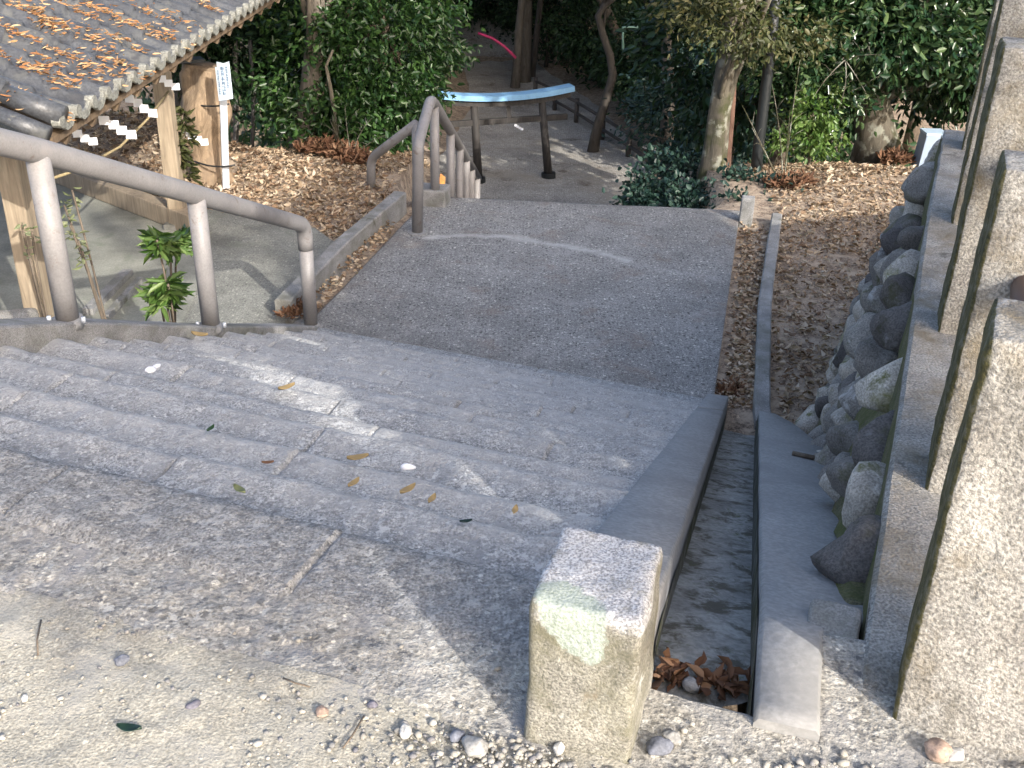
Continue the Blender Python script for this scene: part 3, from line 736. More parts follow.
# ================================================================== HANDRAILS
hr = thing('handrail', (-2.0, 6, -1.2), 'thick grey brown pipe handrail with round posts along the left kerb', 'handrail')
tops = []
for i, (x, y, z) in enumerate([(-2.56, 3.2, .08)]+KA[2:]):
    tops.append(Vector((x, y, z+.86)))
    mb = MB(); end = i == 3
    if end: pts = [(x, y, z-.05), (x, y, z+.70)]
    else: pts = [(x, y, z-.05), (x, y, z+.85)]
    mb.tube(pts, .056, 20); mb.build('post', M['rail'], hr, True)
    mb = MB(); mb.tube([(x, y, z-.03), (x, y, z+.008), (x, y, z+.016)], [.085, .08, .06], 20, wob=.25); mb.build('mortar_collar', M['concrete'], hr, True)
mb = MB(); d = (tops[2]-tops[3]).normalized()
pts = [tops[0]+(tops[0]-tops[1])*.5, tops[0], tops[1], tops[2], tops[3]+d*.12]+arc(tops[3]+d*.11, tops[3], tops[3]-Vector((0, 0, .12)), 7)[1:]+[tops[3]-Vector((0, 0, .2))]
mb.tube(pts, .061, 20); mb.build('top_rail', M['rail'], hr, True)
for x, y, z in KA[2:4]:
    for sx_ in (-1, 1):
        mb = MB(); me = (x+.085*sx_+.02, y-.06, z+.02); mb.tube([me, (me[0], me[1], me[2]+.028)], .011, 8); mb.build('anchor_bolt', M['white_paint'], hr, True)
hr2 = thing('handrail', (-1, 10.3, -2), 'arched pipe handrail at the far left corner of the landing, going down the lower steps', 'handrail')
B0 = Vector((-1.01, 10.2, -2.0)); T0 = at(418, 144, 10.2); A1 = at(431, 98, 10.9); E1 = at(478, 178, 15.2)
mb = MB(); mb.tube([B0-Vector((0, 0, .05)), T0-Vector((0, 0, .08))]+arc(T0-Vector((0, 0, .07)), T0, T0.lerp(A1, .25), 5)+[T0.lerp(A1, .8)]+arc(T0.lerp(A1, .85), A1, A1.lerp(E1, .06), 6)[1:]+[A1.lerp(E1, .5), E1], .056, 18)
mb.build('top_rail', M['rail'], hr2, True)
for q in (.05, .33, .52, .68, .82, .97):
    p = A1.lerp(E1, q); zb = -2.05 if q < .1 else lower_h(0, p.y)-.2
    mb = MB(); mb.tube([(p.x, p.y, zb), (p.x, p.y, p.z)], .05, 14); mb.build('post', M['rail'], hr2, True)
mb = MB(); mb.tube([B0+Vector((0, 0, -.01)), B0+Vector((0, 0, .012))], .10, 20); mb.build('base_collar', M['concrete'], hr2)
me = rounded_box(.34, .3, .3, .015, .005, 9); rot_mesh(me, R(-8), Vector((-.93, 11.2, -2.12))); tag(link('concrete_block', me, M['kerbstone'], None, True), 'square concrete footing block behind the arched handrail', 'block')
hr3 = thing('handrail', (-1.7, 11.9, -2), 'lower pipe handrail sloping left behind the arched one, beside the shrubs', 'handrail')
a, b_, c = at(416, 124, 11.4), at(371, 158, 11.9), at(371, 184, 11.9)
mb = MB(); mb.tube([a, a.lerp(b_, .8)]+arc(a.lerp(b_, .85), b_, b_.lerp(c, .35), 6)+[c-Vector((0, 0, .1))], .052, 16); mb.build('top_rail', M['rail'], hr3, True)
mb = MB(); mb.tube([a, (a.x, a.y, -2.1)], .05, 14); mb.build('post', M['rail'], hr3, True)

# ================================================================== APRON LEFT
mb = MB(); mb.add([(-1.9, 7.7, -1.995), (-1.70, 9.7, -1.995), (-2.1, 10.3, -1.995), (-3.3, 10.75, -1.995), (-3.0, 6, -1.995), (-2.4, 5, -1.995)], [(0, 1, 2, 3, 4, 5)])
struct(mb.build('apron', M['apron']))
mb = MB(); mb.add([(-2.75, 8.3, -1.985), (-3.05, 10.0, -1.985), (-3.2, 10.1, -1.985), (-6.4, 12.6, -1.985), (-6, 5, -1.985), (-2.5, 5, -1.985)], [(0, 1, 2, 3, 4, 5)])
struct(mb.build('pavilion_floor', M['apron_smooth']))
# two low stone strips set in it
mb = MB(); mb.beam(atz(88, 312, -1.96), atz(128, 272, -1.96), .09, .06); mb.beam(atz(106, 318, -1.96), atz(140, 280, -1.96), .05, .06)
tag(mb.build('stone_edging', M['kerbstone']), 'pale stone edging strips set in the pavilion floor behind the kerb', 'edging')

# ================================================================== WATER PAVILION (left)
hut = thing('water_pavilion', (-4.2, 9, -2), 'small wooden water pavilion with a grey tiled roof at the upper left', 'pavilion')
EX, EZ, GY, TS = -2.75, 0.0, 6.2, .45          # eave x, z, near gable y, roof pitch
ROW, CRS = .262, .235
def tile_z(yy, a):
    ph = ((yy-GY) % ROW)/ROW
    wv = .030*math.cos(2*math.pi*(ph-.12))+.012*math.cos(4*math.pi*(ph-.12))
    st = .030*(1-((a % CRS)/CRS))
    return wv+st
yy_ = np.arange(GY+.02, 14.2, ROW/12); aa = []
c = 0
while c*CRS < 3.4:
    aa += [c*CRS+.0005, c*CRS+.02, c*CRS+.1, c*CRS+.17, c*CRS+.2349]; c += 1
P = np.zeros((len(yy_), len(aa)+1, 3))
for i, y in enumerate(yy_):
    row = int((y-GY)/ROW)
    for j, a in enumerate([-.001]+aa):
        crs = int(max(0, a)/CRS+1e-6); jit = .006*nz(row*3.7, crs*2.9)
        P[i, j] = (EX-a+jit, y, EZ+a*TS+tile_z(y, max(0, a))+jit*.6-(.055+.02*math.cos(2*math.pi*((y-GY) % ROW)/ROW) if j == 0 else 0))
roof = grid_mesh('tiled_roof', P[::-1], M['tile'], hut, False)
mb = MB()                                        # eave tile fronts: scalloped pendants
for r_ in range(31):
    y0 = GY+r_*ROW; vs = []
    for k in range(13):
        y = y0+.02+k/12*(ROW-.03); ztop = EZ+tile_z(y, 0)+.004; drop = .03+.022*math.sin(math.pi*k/12)+.008*nz(r_*2.3, k*.4)
        vs += [(EX+.016, y, ztop), (EX+.02, y, ztop-drop)]
    n0 = len(vs)
    vs += [(x-.03, y, z) for x, y, z in vs]
    fs = []
    for k in range(12):
        a = 2*k; fs += [(a, a+1, a+3, a+2), (n0+a+2, n0+a+3, n0+a+1, n0+a), (a+1, n0+a+1, n0+a+3, a+3), (a, a+2, n0+a+2, n0+a)]
    mb.add(vs, fs)
    mb.tube([(EX-.02, y0+.03, EZ+.035), (EX+.035, y0+.03, EZ+.035)], .042, 12)
mb.build('eave_tile_fronts', M['tile_pale'], roof)
mb = MB()                                        # round verge tiles with end cap
for c in range(11):
    a0, a1 = c*.30, c*.30+.31; h = .055
    mb.tube([(EX-a0+.03*(c == 0), GY+.06, EZ+a0*TS+.05), (EX-a1, GY+.06, EZ+a1*TS+.04)], [.072, .066], 18)
    mb.tube([(EX-a0-.01, GY-.10, EZ+a0*TS-.02), (EX-a1, GY-.10, EZ+a1*TS-.035)], [.06, .056], 14)
mb.build('verge_tiles', M['tile'], roof, True)
mb = MB(); mb.beam((EX-.02, GY-.13, EZ-.13), (EX-3.4, GY-.13, EZ-.13+3.38*TS), .035, .16); mb.build('bargeboard', M['wood'], hut)
mb = MB(); mb.beam((EX-.02, GY-.19, EZ-.045), (EX-3.4, GY-.19, EZ-.045+3.38*TS), .02, .03); mb.build('metal_trim', M['darkpole'], hut)
mb = MB()
mb.add([(EX-.03, GY, EZ-.06), (EX-.03, 14, EZ-.06), (EX-3.4, 14, EZ-.06+3.37*TS), (EX-3.4, GY, EZ-.06+3.37*TS), (EX-.03, GY, EZ-.10), (EX-.03, 14, EZ-.10), (EX-3.4, 14, EZ-.10+3.37*TS), (EX-3.4, GY, EZ-.10+3.37*TS)],
       [(3, 2, 1, 0), (4, 5, 6, 7), (0, 1, 5, 4), (1, 2, 6, 5), (2, 3, 7, 6), (3, 0, 4, 7)])
mb.build('roof_boards', M['wood_dark'], hut)
for y in np.arange(6.5, 14, .45):
    mb = MB(); mb.beam((EX-.06, y, EZ-.14), (EX-3.3, y, EZ-.14+3.24*TS), .05, .07); mb.build('rafter', M['wood_dark'], hut)
p1, p2 = Vector((-3.47, 7.0, -2)), Vector((-3.42, 10.15, -2))
for p in (p1, p2, Vector((-6.2, 7.0, -2)), Vector((-6.2, 10.15, -2))):
    mb = MB(); top = -.22 if p.x > -4 else 1.0
    mb.beam((p.x, p.y, -2.05), (p.x+.015, p.y, top), .15, .15); mb.build('post', M['wood'], hut, bev=.008)
    me = rounded_box(.26, .26, .1, .02, .004, 2); rot_mesh(me, 0, Vector((p.x, p.y, -2.03))); link('footing', me, M['kerbstone'], hut, True)
mb = MB(); mb.beam((-3.45, 6.3, -.17), (-3.41, 13.8, -.17), .13, .15); mb.build('eave_beam', M['wood_dark'], hut, bev=.006)
mb = MB(); mb.beam((-3.45, 7.0, -.42), (-6.2, 7.0, -.42), .10, .14); mb.build('tie_beam', M['wood_dark'], hut, bev=.006)
mb = MB(); mb.beam((-3.43, 10.15, -.42), (-6.2, 10.15, -.42), .10, .14); mb.build('tie_beam', M['wood_dark'], hut, bev=.006)
mb = MB(); mb.beam(atz(20, 158, -1.88), atz(196, 224, -1.88), .16, .20)
tag(mb.build('log_edging', M['wood'], None, bev=.012), 'weathered timber beam holding back the leaf bank behind the pavilion post', 'beam')
# granite basin, corner only
me = rounded_box(.75, 1.0, .62, .05, .012, 44, cuts=18); rot_mesh(me, R(12), Vector((-3.58, 6.15, -2)))
tag(link('water_basin', me, M['granite'], None, True), 'rough granite basin under the pavilion at the left edge', 'basin')
# fallen cedar needles on the roof
Pn = []; Dn = []
for (x, y) in ((60, 30), (82, 12), (50, 68), (45, 20), (100, 38), (118, 60), (25, 98), (10, 93), (38, 105), (85, 70), (150, 12), (205, 5), (165, 35), (30, 8), (10, 32), (135, 45), (72, 58), (120, 20), (100, 8), (20, 62), (148, 30), (110, 68), (180, 22), (60, 84)):
    d = at(x, y, 8)-EYE; k_ = (EZ+.03-(EX*-1)*0 - EYE.z + 0)/1
    # meet the roof plane z = EZ+.05+(EX-x)*TS
    tt = (EZ+.05+EX*TS-EYE.z)/(d.z+d.x*TS); c_ = EYE+d*tt
    for _ in range(random.randint(25, 75)):
        ang = random.gauss(0, 1.0)
        a_, b2 = random.gauss(0, .10), random.gauss(0, .05)
        px_, py_ = c_.x-a_*.9, c_.y+b2
        Pn.append((px_, py_, EZ+(EX-px_)*TS+.035+abs(random.gauss(0, .018))+tile_z(py_, EX-px_)*.8)); Dn.append((math.cos(ang)*random.choice((-1, 1)), math.sin(ang), -TS*math.cos(ang)*.3+random.uniform(-.2, .35)))
Pn = np.array(Pn); Dn = np.array(Dn); n = len(Pn)
o = leaves_mesh('fallen_needles', Pn, Dn, rng.uniform(.03, .08, n), rng.uniform(.007, .016, n), M['needles'], None, .3, .1)
tag(o, 'orange dry cedar needles scattered over the tiled roof', 'needles', None, 'stuff')
# rope with paper streamers
rp = [(-3.36, 7.05, -.62), (-3.33, 7.8, -.72), (-3.31, 8.6, -.76), (-3.33, 9.4, -.72), (-3.34, 10.1, -.62)]
mb = MB(); mb.tube(rp, .011, 8); tag(mb.build('straw_rope', M['straw'], None, True), 'twisted straw rope strung between the pavilion posts under the eave', 'rope')
def streamer(p, sc_, ang, label):
    vs, fs = [], []; x = 0; z = 0; q = Matrix.Rotation(ang, 3, 'Z')
    for k in range(4):
        w_, h_ = .040*sc_, .034*sc_; dx = .030*sc_*k
        i0 = len(vs); yo = .02*(k % 2)
        vs += [(dx, yo, z), (dx+w_, yo, z), (dx+w_, yo, z-h_), (dx, yo, z-h_), (dx, yo+.004, z), (dx+w_, yo+.004, z), (dx+w_, yo+.004, z-h_), (dx, yo+.004, z-h_)]
        fs += [(i0, i0+3, i0+2, i0+1), (i0+4, i0+5, i0+6, i0+7), (i0, i0+1, i0+5, i0+4), (i0+1, i0+2, i0+6, i0+5), (i0+2, i0+3, i0+7, i0+6), (i0+3, i0, i0+4, i0+7)]
        z -= h_*.55
    mb = MB(); mb.add([q @ Vector(v)+Vector(p) for v in vs], fs)
    tag(mb.build('paper_streamer', M['paper']), label, 'streamer', 'zigzag paper streamers at the pavilion')
streamer(at(64, 127, 7.05), 1.5, R(15), 'white zigzag paper streamer lowest at left, just under the roof corner')
streamer(at(98, 116, 7.6), 1.9, R(5), 'white zigzag paper streamer hanging over the sunlit leaf bank')
streamer(at(124, 94, 8.7), 2.0, R(-10), 'large white paper streamer hanging left of the far wooden post')
streamer(at(150, 72, 9.9), 1.9, R(10), 'white paper streamer tucked under the eave above the far wooden post')
streamer(at(181, 130, 10.3), 1.9, R(20), 'white paper streamer dangling on the leafy sprig beside the stump')

# stump, sign, sprig
st = thing('tree_stump', (-3.55, 11.9, -2), 'tall pale dead tree stump with peeling wood behind the signboard', 'stump')
b0 = at(207, 200, 11.9); tp = at(202, 66, 11.9)
mb = MB(); L_ = [b0.lerp(tp, q)+Vector((.04*math.sin(q*7), 0, 0)) for q in np.linspace(0, 1, 16)]
mb.tube(L_, [.25-.035*math.sin(q*5)+.03*math.sin(q*13)-.02*q-(.05 if q > .96 else 0) for q in np.linspace(0, 1, 16)], 28, wob=.6); mb.build('dead_trunk', M['stump'], st, True)
mb = MB(); hole = at(205, 90, 11.1)
mb.tube([at(199, 92, 11.68), at(203, 91, 11.67), at(206, 87, 11.68)], [.008, .02, .012], 8); mb.build('dark_hollow', M['black'], st, True)
for (pa, pb, pc, lb) in (((190, 103, 11.75), (208, 109, 11.45), (229, 104, 11.5), 'upper black wire tying the signpost to the dead stump'), ((192, 160, 11.75), (212, 170, 11.45), (235, 165, 11.5), 'lower black wire tying the signpost to the dead stump')):
    mb = MB(); mb.tube(arc(at(*pa), at(*pb), at(*pc), 8), .010, 6); tag(mb.build('black_wire', M['black'], None, True), lb, 'wire')
mb = MB(); mb.box(at(190, 60, 11.8), (.28, .2, .03), R(30)); tag(mb.build('tile_fragment', M['darkpole']), 'broken dark tile lying on top of the dead stump', 'tile')
sg = thing('signpost', tuple(atz(226, 188, -2)), 'narrow white wooden signpost with a notched white board of vertical writing', 'signpost')
sb, st_ = atz(226, 188, -2.03), at(222, 64, 11.3)
mb = MB(); mb.beam(sb, st_, .075, .03); mb.build('stake', M['white_paint'], sg)
bc, bd = at(225, 80, 11.26), None
bx = Vector((1, -.35, 0)).normalized(); bz = Vector((-.01, 0, 1)); by = Vector((.35, 1, 0)).normalized()
def bpnt(x, z, y=0): return bc+bx*x+bz*z+by*y
mb = MB()
prof = [(-.085, -.22), (-.085, .13), (-.062, .13), (-.062, .185), (.01, .175), (.085, .20), (.085, -.18), (.02, -.20)]
vs = [bpnt(x, z, -.03) for x, z in prof]+[bpnt(x, z, -.012) for x, z in prof]; k = len(prof)
mb.add(vs, [tuple(range(k-1, -1, -1)), tuple(range(k, 2*k))]+[(i, (i+1) % k, k+(i+1) % k, k+i) for i in range(k)])
bo = mb.build('board', M['board_white'], sg)
mb = MB()
def glyph(x, z, s_):
    for _ in range(3): mb.box(bpnt(x, z+random.uniform(-.4, .4)*s_, -.0335), (s_*random.uniform(.5, .9), .002, s_*.09), math.atan2(bx.y, bx.x))
    for _ in range(2): mb.box(bpnt(x+random.uniform(-.3, .3)*s_, z, -.0345), (s_*.09, .002, s_*random.uniform(.5, .9)), math.atan2(bx.y, bx.x))
for n_, x_, z_, st__, s__ in ((6, 0, .12, .05, .056), (10, -.055, .09, .026, .028), (9, .055, .14, .026, .028)):
    mb = MB()
    for i in range(n_): glyph(x_, z_-i*st__, s__)
    mb.build('lettering', M['ink'], bo)
# sprig by the post
def sprig(name, label, base_, heads, mat, nl, ll, lw=.3, cat='plant', droop=-.2, spread=.8):
    t = thing(name, base_, label, cat); mb = MB(); P, D = [], []
    for h in heads:
        hv = Vector(h); mb.tube(arc(base_, Vector(base_).lerp(hv, .5)+Vector((random.uniform(-.05, .05), 0, .05)), hv, 5), .008, 6)
        for _ in range(nl):
            a = random.uniform(0, 2*math.pi); e_ = random.uniform(-.5, .7)
            d = (math.cos(a)*math.cos(e_), math.sin(a)*math.cos(e_), math.sin(e_)+droop)
            P.append(tuple(hv+Vector(d)*.01+Vector((0, 0, random.uniform(-.10, .04)*spread)))); D.append(d)
    mb.build('stem', M['bark'], t, True); P, D = np.array(P), np.array(D); n = len(P); L = rng.uniform(.7, 1.2, n)*ll
    leaves_mesh('leaves', P, D, L, L*lw, mat, t, .15, .2); return t
sprig('nandina_plant', 'green bushy plant with two whorls of narrow leaves growing behind the kerb', (-2.42, 6.75, -2.0), [at(170, 242, 6.75), at(178, 238, 6.9), at(164, 286, 6.7), at(157, 240, 6.7), at(160, 296, 6.62), at(168, 284, 6.6)], M['leaf_bright'], 46, .15, .22)
sprig('variegated_plant', 'pale variegated shrub behind the first handrail post', (-3.1, 7.3, -2.0), [at(70, 225, 7.3), at(78, 240, 7.4), at(64, 205, 7.5), at(82, 250, 7.2), at(72, 190, 7.6)], M['leaf_variegated'], 12, .07, .35, spread=1.2)
sprig('climbing_plant', 'thin pale-leaved creeper on the near wooden post', (-3.35, 6.9, -2.0), [at(22, 225, 6.75), at(32, 232, 6.75), at(28, 250, 6.75)], M['leaf_variegated'], 8, .05, .4)
sprig('leafy_sprig', 'grey green leafy sprig hanging in the gap right of the far wooden post', tuple(at(184, 190, 10.3)), [at(182, 110, 10.3), at(186, 128, 10.3), at(180, 150, 10.25), at(188, 165, 10.3)], M['leaf_olive'], 40, .13, .25, spread=1.5)

# ================================================================== TORII
to = thing('torii_gate', (-.05, 27.4, -6.5), 'dark wooden torii gate with a light blue capped top beam, on the path below', 'torii gate')
RP = Vector((.83, 27.65, -6.5)); LP = Vector((-1.03, 27.0, -6.5))
tl = Vector((-.10, 0, 1))           # the gate leans to the left
def T(x, z, y=0):                    # gate frame: x along the gate, z up
    ax = (RP-LP).normalized(); return LP+ax*x+tl*z+Vector((-ax.y, ax.x, 0))*y
W_ = (RP-LP).length
for x, ln in ((0, .07), (W_, -.06)):
    mb = MB(); mb.tube([T(x, -.05), T(x+ln*.5, 1.0), T(x+ln, 2.02)], [.115, .105, .095], 16); o = mb.build('pillar', M['torii'], to, True)
    mb = MB(); mb.tube([T(x, -.02), T(x, .14)], .19, 16); mb.build('base_stone', M['darkpole'], to)
mb = MB(); mb.beam(T(-.62, 1.57), T(W_+.62, 1.60), .10, .15); mb.build('tie_beam', M['torii'], to, bev=.01)
mb = MB(); mb.beam(T(W_/2, 1.64), T(W_/2, 2.0), .14, .10); mb.build('centre_strut', M['torii'], to)
def curved(zb, h, wy, ext, tip=.14):
    vs, fs = [], []; n = 16
    for i in range(n+1):
        x = -ext+(W_+2*ext)*i/n; u = (i/n-.5)*2; z = zb+tip*u*u+.02*u
        vs += [T(x, z, -wy), T(x, z, wy), T(x, z+h, wy), T(x, z+h, -wy)]
        if i: a = 4*i-4; b2 = 4*i; fs += [(a, b2, b2+1, a+1), (a+1, b2+1, b2+2, a+2), (a+2, b2+2, b2+3, a+3), (a+3, b2+3, b2, a)]
    fs += [(0, 1, 2, 3), (4*n+3, 4*n+2, 4*n+1, 4*n)]
    mb = MB(); mb.add(vs, fs); return mb
curved(1.97, .15, .10, .72).build('lintel', M['torii'], to)
curved(2.125, .13, .20, .80).build('blue_cap', M['torii_cap'], to)
streamer(T(W_/2+.1, 1.50, -.1), 1.8, R(5), 'white paper streamer hanging from the torii gate')
# wooden fence along the path
fn = thing('wooden_fence', (2.5, 32, -6.5), 'low dark wooden post and rail fence along the right side of the lower path', 'fence')
fps = [(4.7, 25.4), (4.22, 26.8), (3.75, 28.18), (3.16, 29.94), (2.53, 31.79), (1.82, 33.86), (1.17, 35.5), (.52, 37.0)]
for x, y in fps:
    mb = MB(); mb.tube([(x, y, -6.6), (x, y, -5.72)], .075, 10); mb.build('post', M['fence_wood'], fn, True)
for h in (.32, .66):
    for (x, y), (x2, y2) in zip(fps[:-1], fps[1:]):
        mb = MB(); mb.tube([(x, y, -6.5+h), (x2, y2, -6.5+h)], .05, 8); mb.build('rail', M['fence_wood'], fn, True)
mb = MB(); mb.box(at(650, 148, 27.6), (.45, .05, .08), R(-40)); tag(mb.build('pale_plank', M['kerbstone']), 'pale broken plank leaning on the wooden fence', 'plank')
mb = MB(); mb.tube([at(478, 33, 38), at(492, 38, 38), at(504, 46, 38), at(516, 58, 38)], .05, 6); tag(mb.build('pink_tape', M['pink'], None, True), 'pink tape stretched in an arc across the far woods', 'tape')
mb = MB(); mb.tube([at(623, 50, 30), at(623, 27, 30), at(641, 27, 30)], .035, 8); tag(mb.build('green_pipe', M['green_pipe'], None, True), 'bent pale green pipe standing among the trees beyond the fence', 'pipe')
# little orange shrine box on the lower slope
ob = thing('orange_box', tuple(at(440, 192, 16)), 'tiny orange gabled box below the arched handrail', 'box')
c = at(440, 182, 16); mb = MB(); mb.add([c+Vector(v) for v in [(-.07, 0, -.05), (.07, 0, -.05), (.07, 0, .02), (0, 0, .08), (-.07, 0, .02), (-.07, .2, -.05), (.07, .2, -.05), (.07, .2, .02), (0, .2, .08), (-.07, .2, .02)]], [(0, 1, 2, 3, 4), (9, 8, 7, 6, 5), (0, 5, 6, 1), (1, 6, 7, 2), (2, 7, 8, 3), (3, 8, 9, 4), (4, 9, 5, 0)])
mb.build('gable', M['orange'], ob); mb = MB(); mb.box(c+Vector((0, .1, -.16)), (.13, .18, .20)); mb.build('red_base', M['redwood'], ob)
mb = MB(); mb.beam(c+Vector((0, .1, -.26)), Vector((c.x, c.y+.1, -6.5)), .05, .05); mb.build('stand', M['wood_dark'], ob)
# pale blue post right
bb = atz(924, 168, -2.12); mb = MB(); mb.beam(bb, bb+Vector((.03, 0, .46)), .26, .26)
bpo = mb.build('blue_post', M['white_paint'], None, bev=.01); bpo.data.materials[0] = M['pale_blue_side']; tag(bpo, 'pale blue topped square white post behind the boulder wall', 'post')
mb = MB(); q = bb+Vector((.03, 0, .475)); mb.box(q, (.275, .275, .03)); mb.build('cap', M['pale_blue'], bpo)

# ================================================================== VEGETATION
def bend(a, b, n=6, k=.1, seed=0):
    a, b = Vector(a), Vector(b)
    return [a.lerp(b, i/n)+Vector((k*nz(i*.9, seed), k*nz(i*.8, seed+9), 0)) for i in range(n+1)]
tree('camellia_shrub', 'big glossy green camellia bush left of the torii, behind the arched handrail', 'shrub', (-1.9, 14.6, -2.9), bend((-1.9, 14.6, -3.2), (-1.9, 14.6, .6), 6, .2), .09,
     [((-2.0, 14.6, -.7), (1.15, 1.1, 1.5)), ((-2.7, 14.4, -1.2), (.9, .8, 1.1)), ((-1.55, 14.9, -.1), (.6, .8, .6)), ((-2.15, 14.0, -1.7), (1.0, .6, .6))], 23000, 380, .095, M['leaf_green'], M['bark'], 'leafy shrubs behind the landing', .16, 16)
tree('camellia_shrub', 'tall dark green bush rising behind the leaning brown trunk', 'shrub', (-3.4, 16.2, -2.9), bend((-3.4, 16.2, -3.2), (-3.3, 16.2, 1), 6, .2, 3), .09,
     [((-3.1, 16.0, -.4), (1.2, 1, 1.6)), ((-4.0, 15.8, -.9), (1, .8, 1.2)), ((-2.6, 15.8, -1.6), (.9, .7, .9))], 15000, 260, .10, M['leaf_dark'], M['bark'], 'leafy shrubs behind the landing', .18, 14)
tree('camellia_shrub', 'dark bush in the shade behind the signboard and stump', 'shrub', (-5.0, 15.4, -2.6), bend((-5.0, 15.4, -2.8), (-4.9, 15.4, 1), 6, .2, 5), .08,
     [((-4.8, 15.4, -.4), (1.2, 1, 1.4)), ((-4.3, 14.6, -1.0), (.6, .6, .9)), ((-6.2, 15.4, .2), (1.2, 1, 1.2))], 14000, 240, .10, M['leaf_dark'], M['bark'], 'leafy shrubs behind the landing', .18, 12)
tree('leaning_tree', 'slender brown tree trunk rising from the leaves right of the signboard', 'tree', (-2.9, 13.9, -2.1), [at(301, 146, 13.9), at(304, 130, 13.9), at(310, 90, 13.9), at(315, 45, 13.9), at(317, 0, 13.9), at(318, -90, 13.9), at(318, -200, 13.9)], .165,
     [((-2.6, 14, 3.2), (1.8, 1.6, 1))], 2500, 60, .16, M['leaf_dark'], M['bark_grey'], None, .25, 8, 16)
tree('bare_sapling', 'thin crooked bare stem in front of the big green bush', 'sapling', (-2.2, 13.6, -2.2), [at(336, 140, 13.5), at(334, 110, 13.5), at(330, 85, 13.5), at(326, 66, 13.5), at(333, 50, 13.5)], .035, [], 0, 0, 0, None, M['bark_pale'], None)
mb = MB(); mb.tube([at(236, 150, 15), at(236, 100, 15), at(235, 40, 15)], .04, 8); mb.tube([at(252, 150, 15), at(254, 95, 15), at(250, 40, 15)], .03, 8)
tag(mb.build('grey_pipes', M['rail'], None, True), 'two thin grey upright stakes in the shade left of the leaning trunk', 'stakes')
# right-hand wood
tree('mossy_tree', 'thick pale mossy leaning trunk right of the lower path', 'tree', (2.5, 13.2, -2.8), [at(706, 225, 13.2), at(709, 190, 13.2), at(716, 150, 13.2), at(720, 110, 13.2), at(727, 70, 13.2), at(733, 30, 13.2), at(740, -10, 13.3), at(750, -120, 13.4)], .185,
     [((2.9, 13.6, 1.6), (1.8, 1.5, 1.3)), ((2.4, 13.8, -.1), (.8, .7, .5)), ((2.75, 12.85, -.30), (.75, .35, .34)), ((2.2, 12.9, -.2), (.5, .4, .35))], 10000, 200, .085, M['leaf_olive'], M['bark_pale'], None, .17, 6, 22, wob=.3)
tree('red_bark_tree', 'thin reddish trunk growing close beside the mossy one', 'tree', (2.7, 13.0, -2.7), [at(722, 205, 13.3), at(726, 160, 13.3), at(731, 100, 13.3), at(732, 60, 13.3), at(738, 0, 13.3), at(745, -80, 13.3)], .085, [], 0, 0, 0, None, M['bark_red'], None, seg=12)
mb = MB(); mb.tube([at(752, 215, 13.2), at(758, 150, 13.2), at(765, 95, 13.2), at(771, 45, 13.2), at(778, -30, 13.2)], [.075, .072, .07, .066, .062], 14)
tag(mb.build('dark_pole', M['darkpole'], None, True), 'dark blue grey pole leaning between the mossy trunk and the sunlit leaves', 'pole')
tree('oak_tree', 'broad evergreen with shiny drooping leaves above a thick pale trunk base at right', 'tree', (4.9, 14.4, -2.1), [at(876, 160, 14.3), at(876, 135, 14.3), at(872, 100, 14.4), at(866, 50, 14.5), at(860, -20, 14.6), at(858, -160, 14.8)], .30,
     [((4.6, 14.0, -.45), (1.3, .9, .75)), ((5.6, 14.0, -.2), (1.1, .9, 1.0)), ((4.0, 14.4, .3), (1.3, 1.0, .8)), ((5.9, 14.6, -.9), (.7, .7, .7))], 26000, 420, .115, M['leaf_gloss'], M['bark_pale'], 'evergreens at the right edge of the wood', .17, 22, 18)
tree('oak_tree', 'evergreen with hanging sprays of leaves just right of the dark pole', 'tree', (3.5, 14.2, -2.3), bend((3.55, 14.3, -2.5), (3.7, 14.6, 2), 6, .15, 8), .10,
     [((3.45, 14.0, -.7), (.7, .7, 1.0)), ((3.3, 14.4, .4), (1.1, .9, .8)), ((3.9, 14.0, -1.2), (.6, .6, .5))], 15000, 260, .10, M['leaf_gloss'], M['bark'], 'evergreens at the right edge of the wood', .16, 16)
tree('oak_tree', 'dark evergreen closing the corner behind the end of the stone fence', 'tree', (6.8, 14.8, -2.2), bend((6.8, 14.8, -2.4), (6.7, 15, 2), 6, .15, 12), .13,
     [((6.6, 14.4, -.6), (1.1, .9, 1.2)), ((7.4, 13.8, .0), (1.2, 1, 1.2)), ((6.2, 14.6, .6), (1.2, 1, .8))], 15000, 260, .115, M['leaf_dark'], M['bark'], 'evergreens at the right edge of the wood', .18, 14)
tree('oak_tree', 'deeply shaded evergreen behind the mossy trunk', 'tree', (3.4, 17, -4), bend((3.4, 17, -4.4), (3.5, 17.2, 2), 6, .2, 15), .12,
     [((3.2, 16.8, -1.2), (1.4, 1, 1.5)), ((4.6, 16.8, -1.0), (1.3, 1, 1.7)), ((6, 17, -.8), (1.6, 1, 1.8))], 12000, 240, .15, M['leaf_dark'], M['bark'], 'evergreens at the right edge of the wood', .22, 14)
tree('green_sapling', 'bright green sapling catching the sun at the foot of the right-hand trees', 'sapling', (3.6, 13.4, -2.1), bend((3.75, 13.4, -2.15), (3.75, 13.5, -1.2), 4, .05), .02,
     [((3.72, 13.35, -1.35), (.32, .28, .34)), ((3.85, 13.3, -1.7), (.3, .25, .18)), ((3.45, 13.3, -1.75), (.25, .2, .12))], 1100, 60, .09, M['leaf_bright'], M['bark'], None, .07, 12)
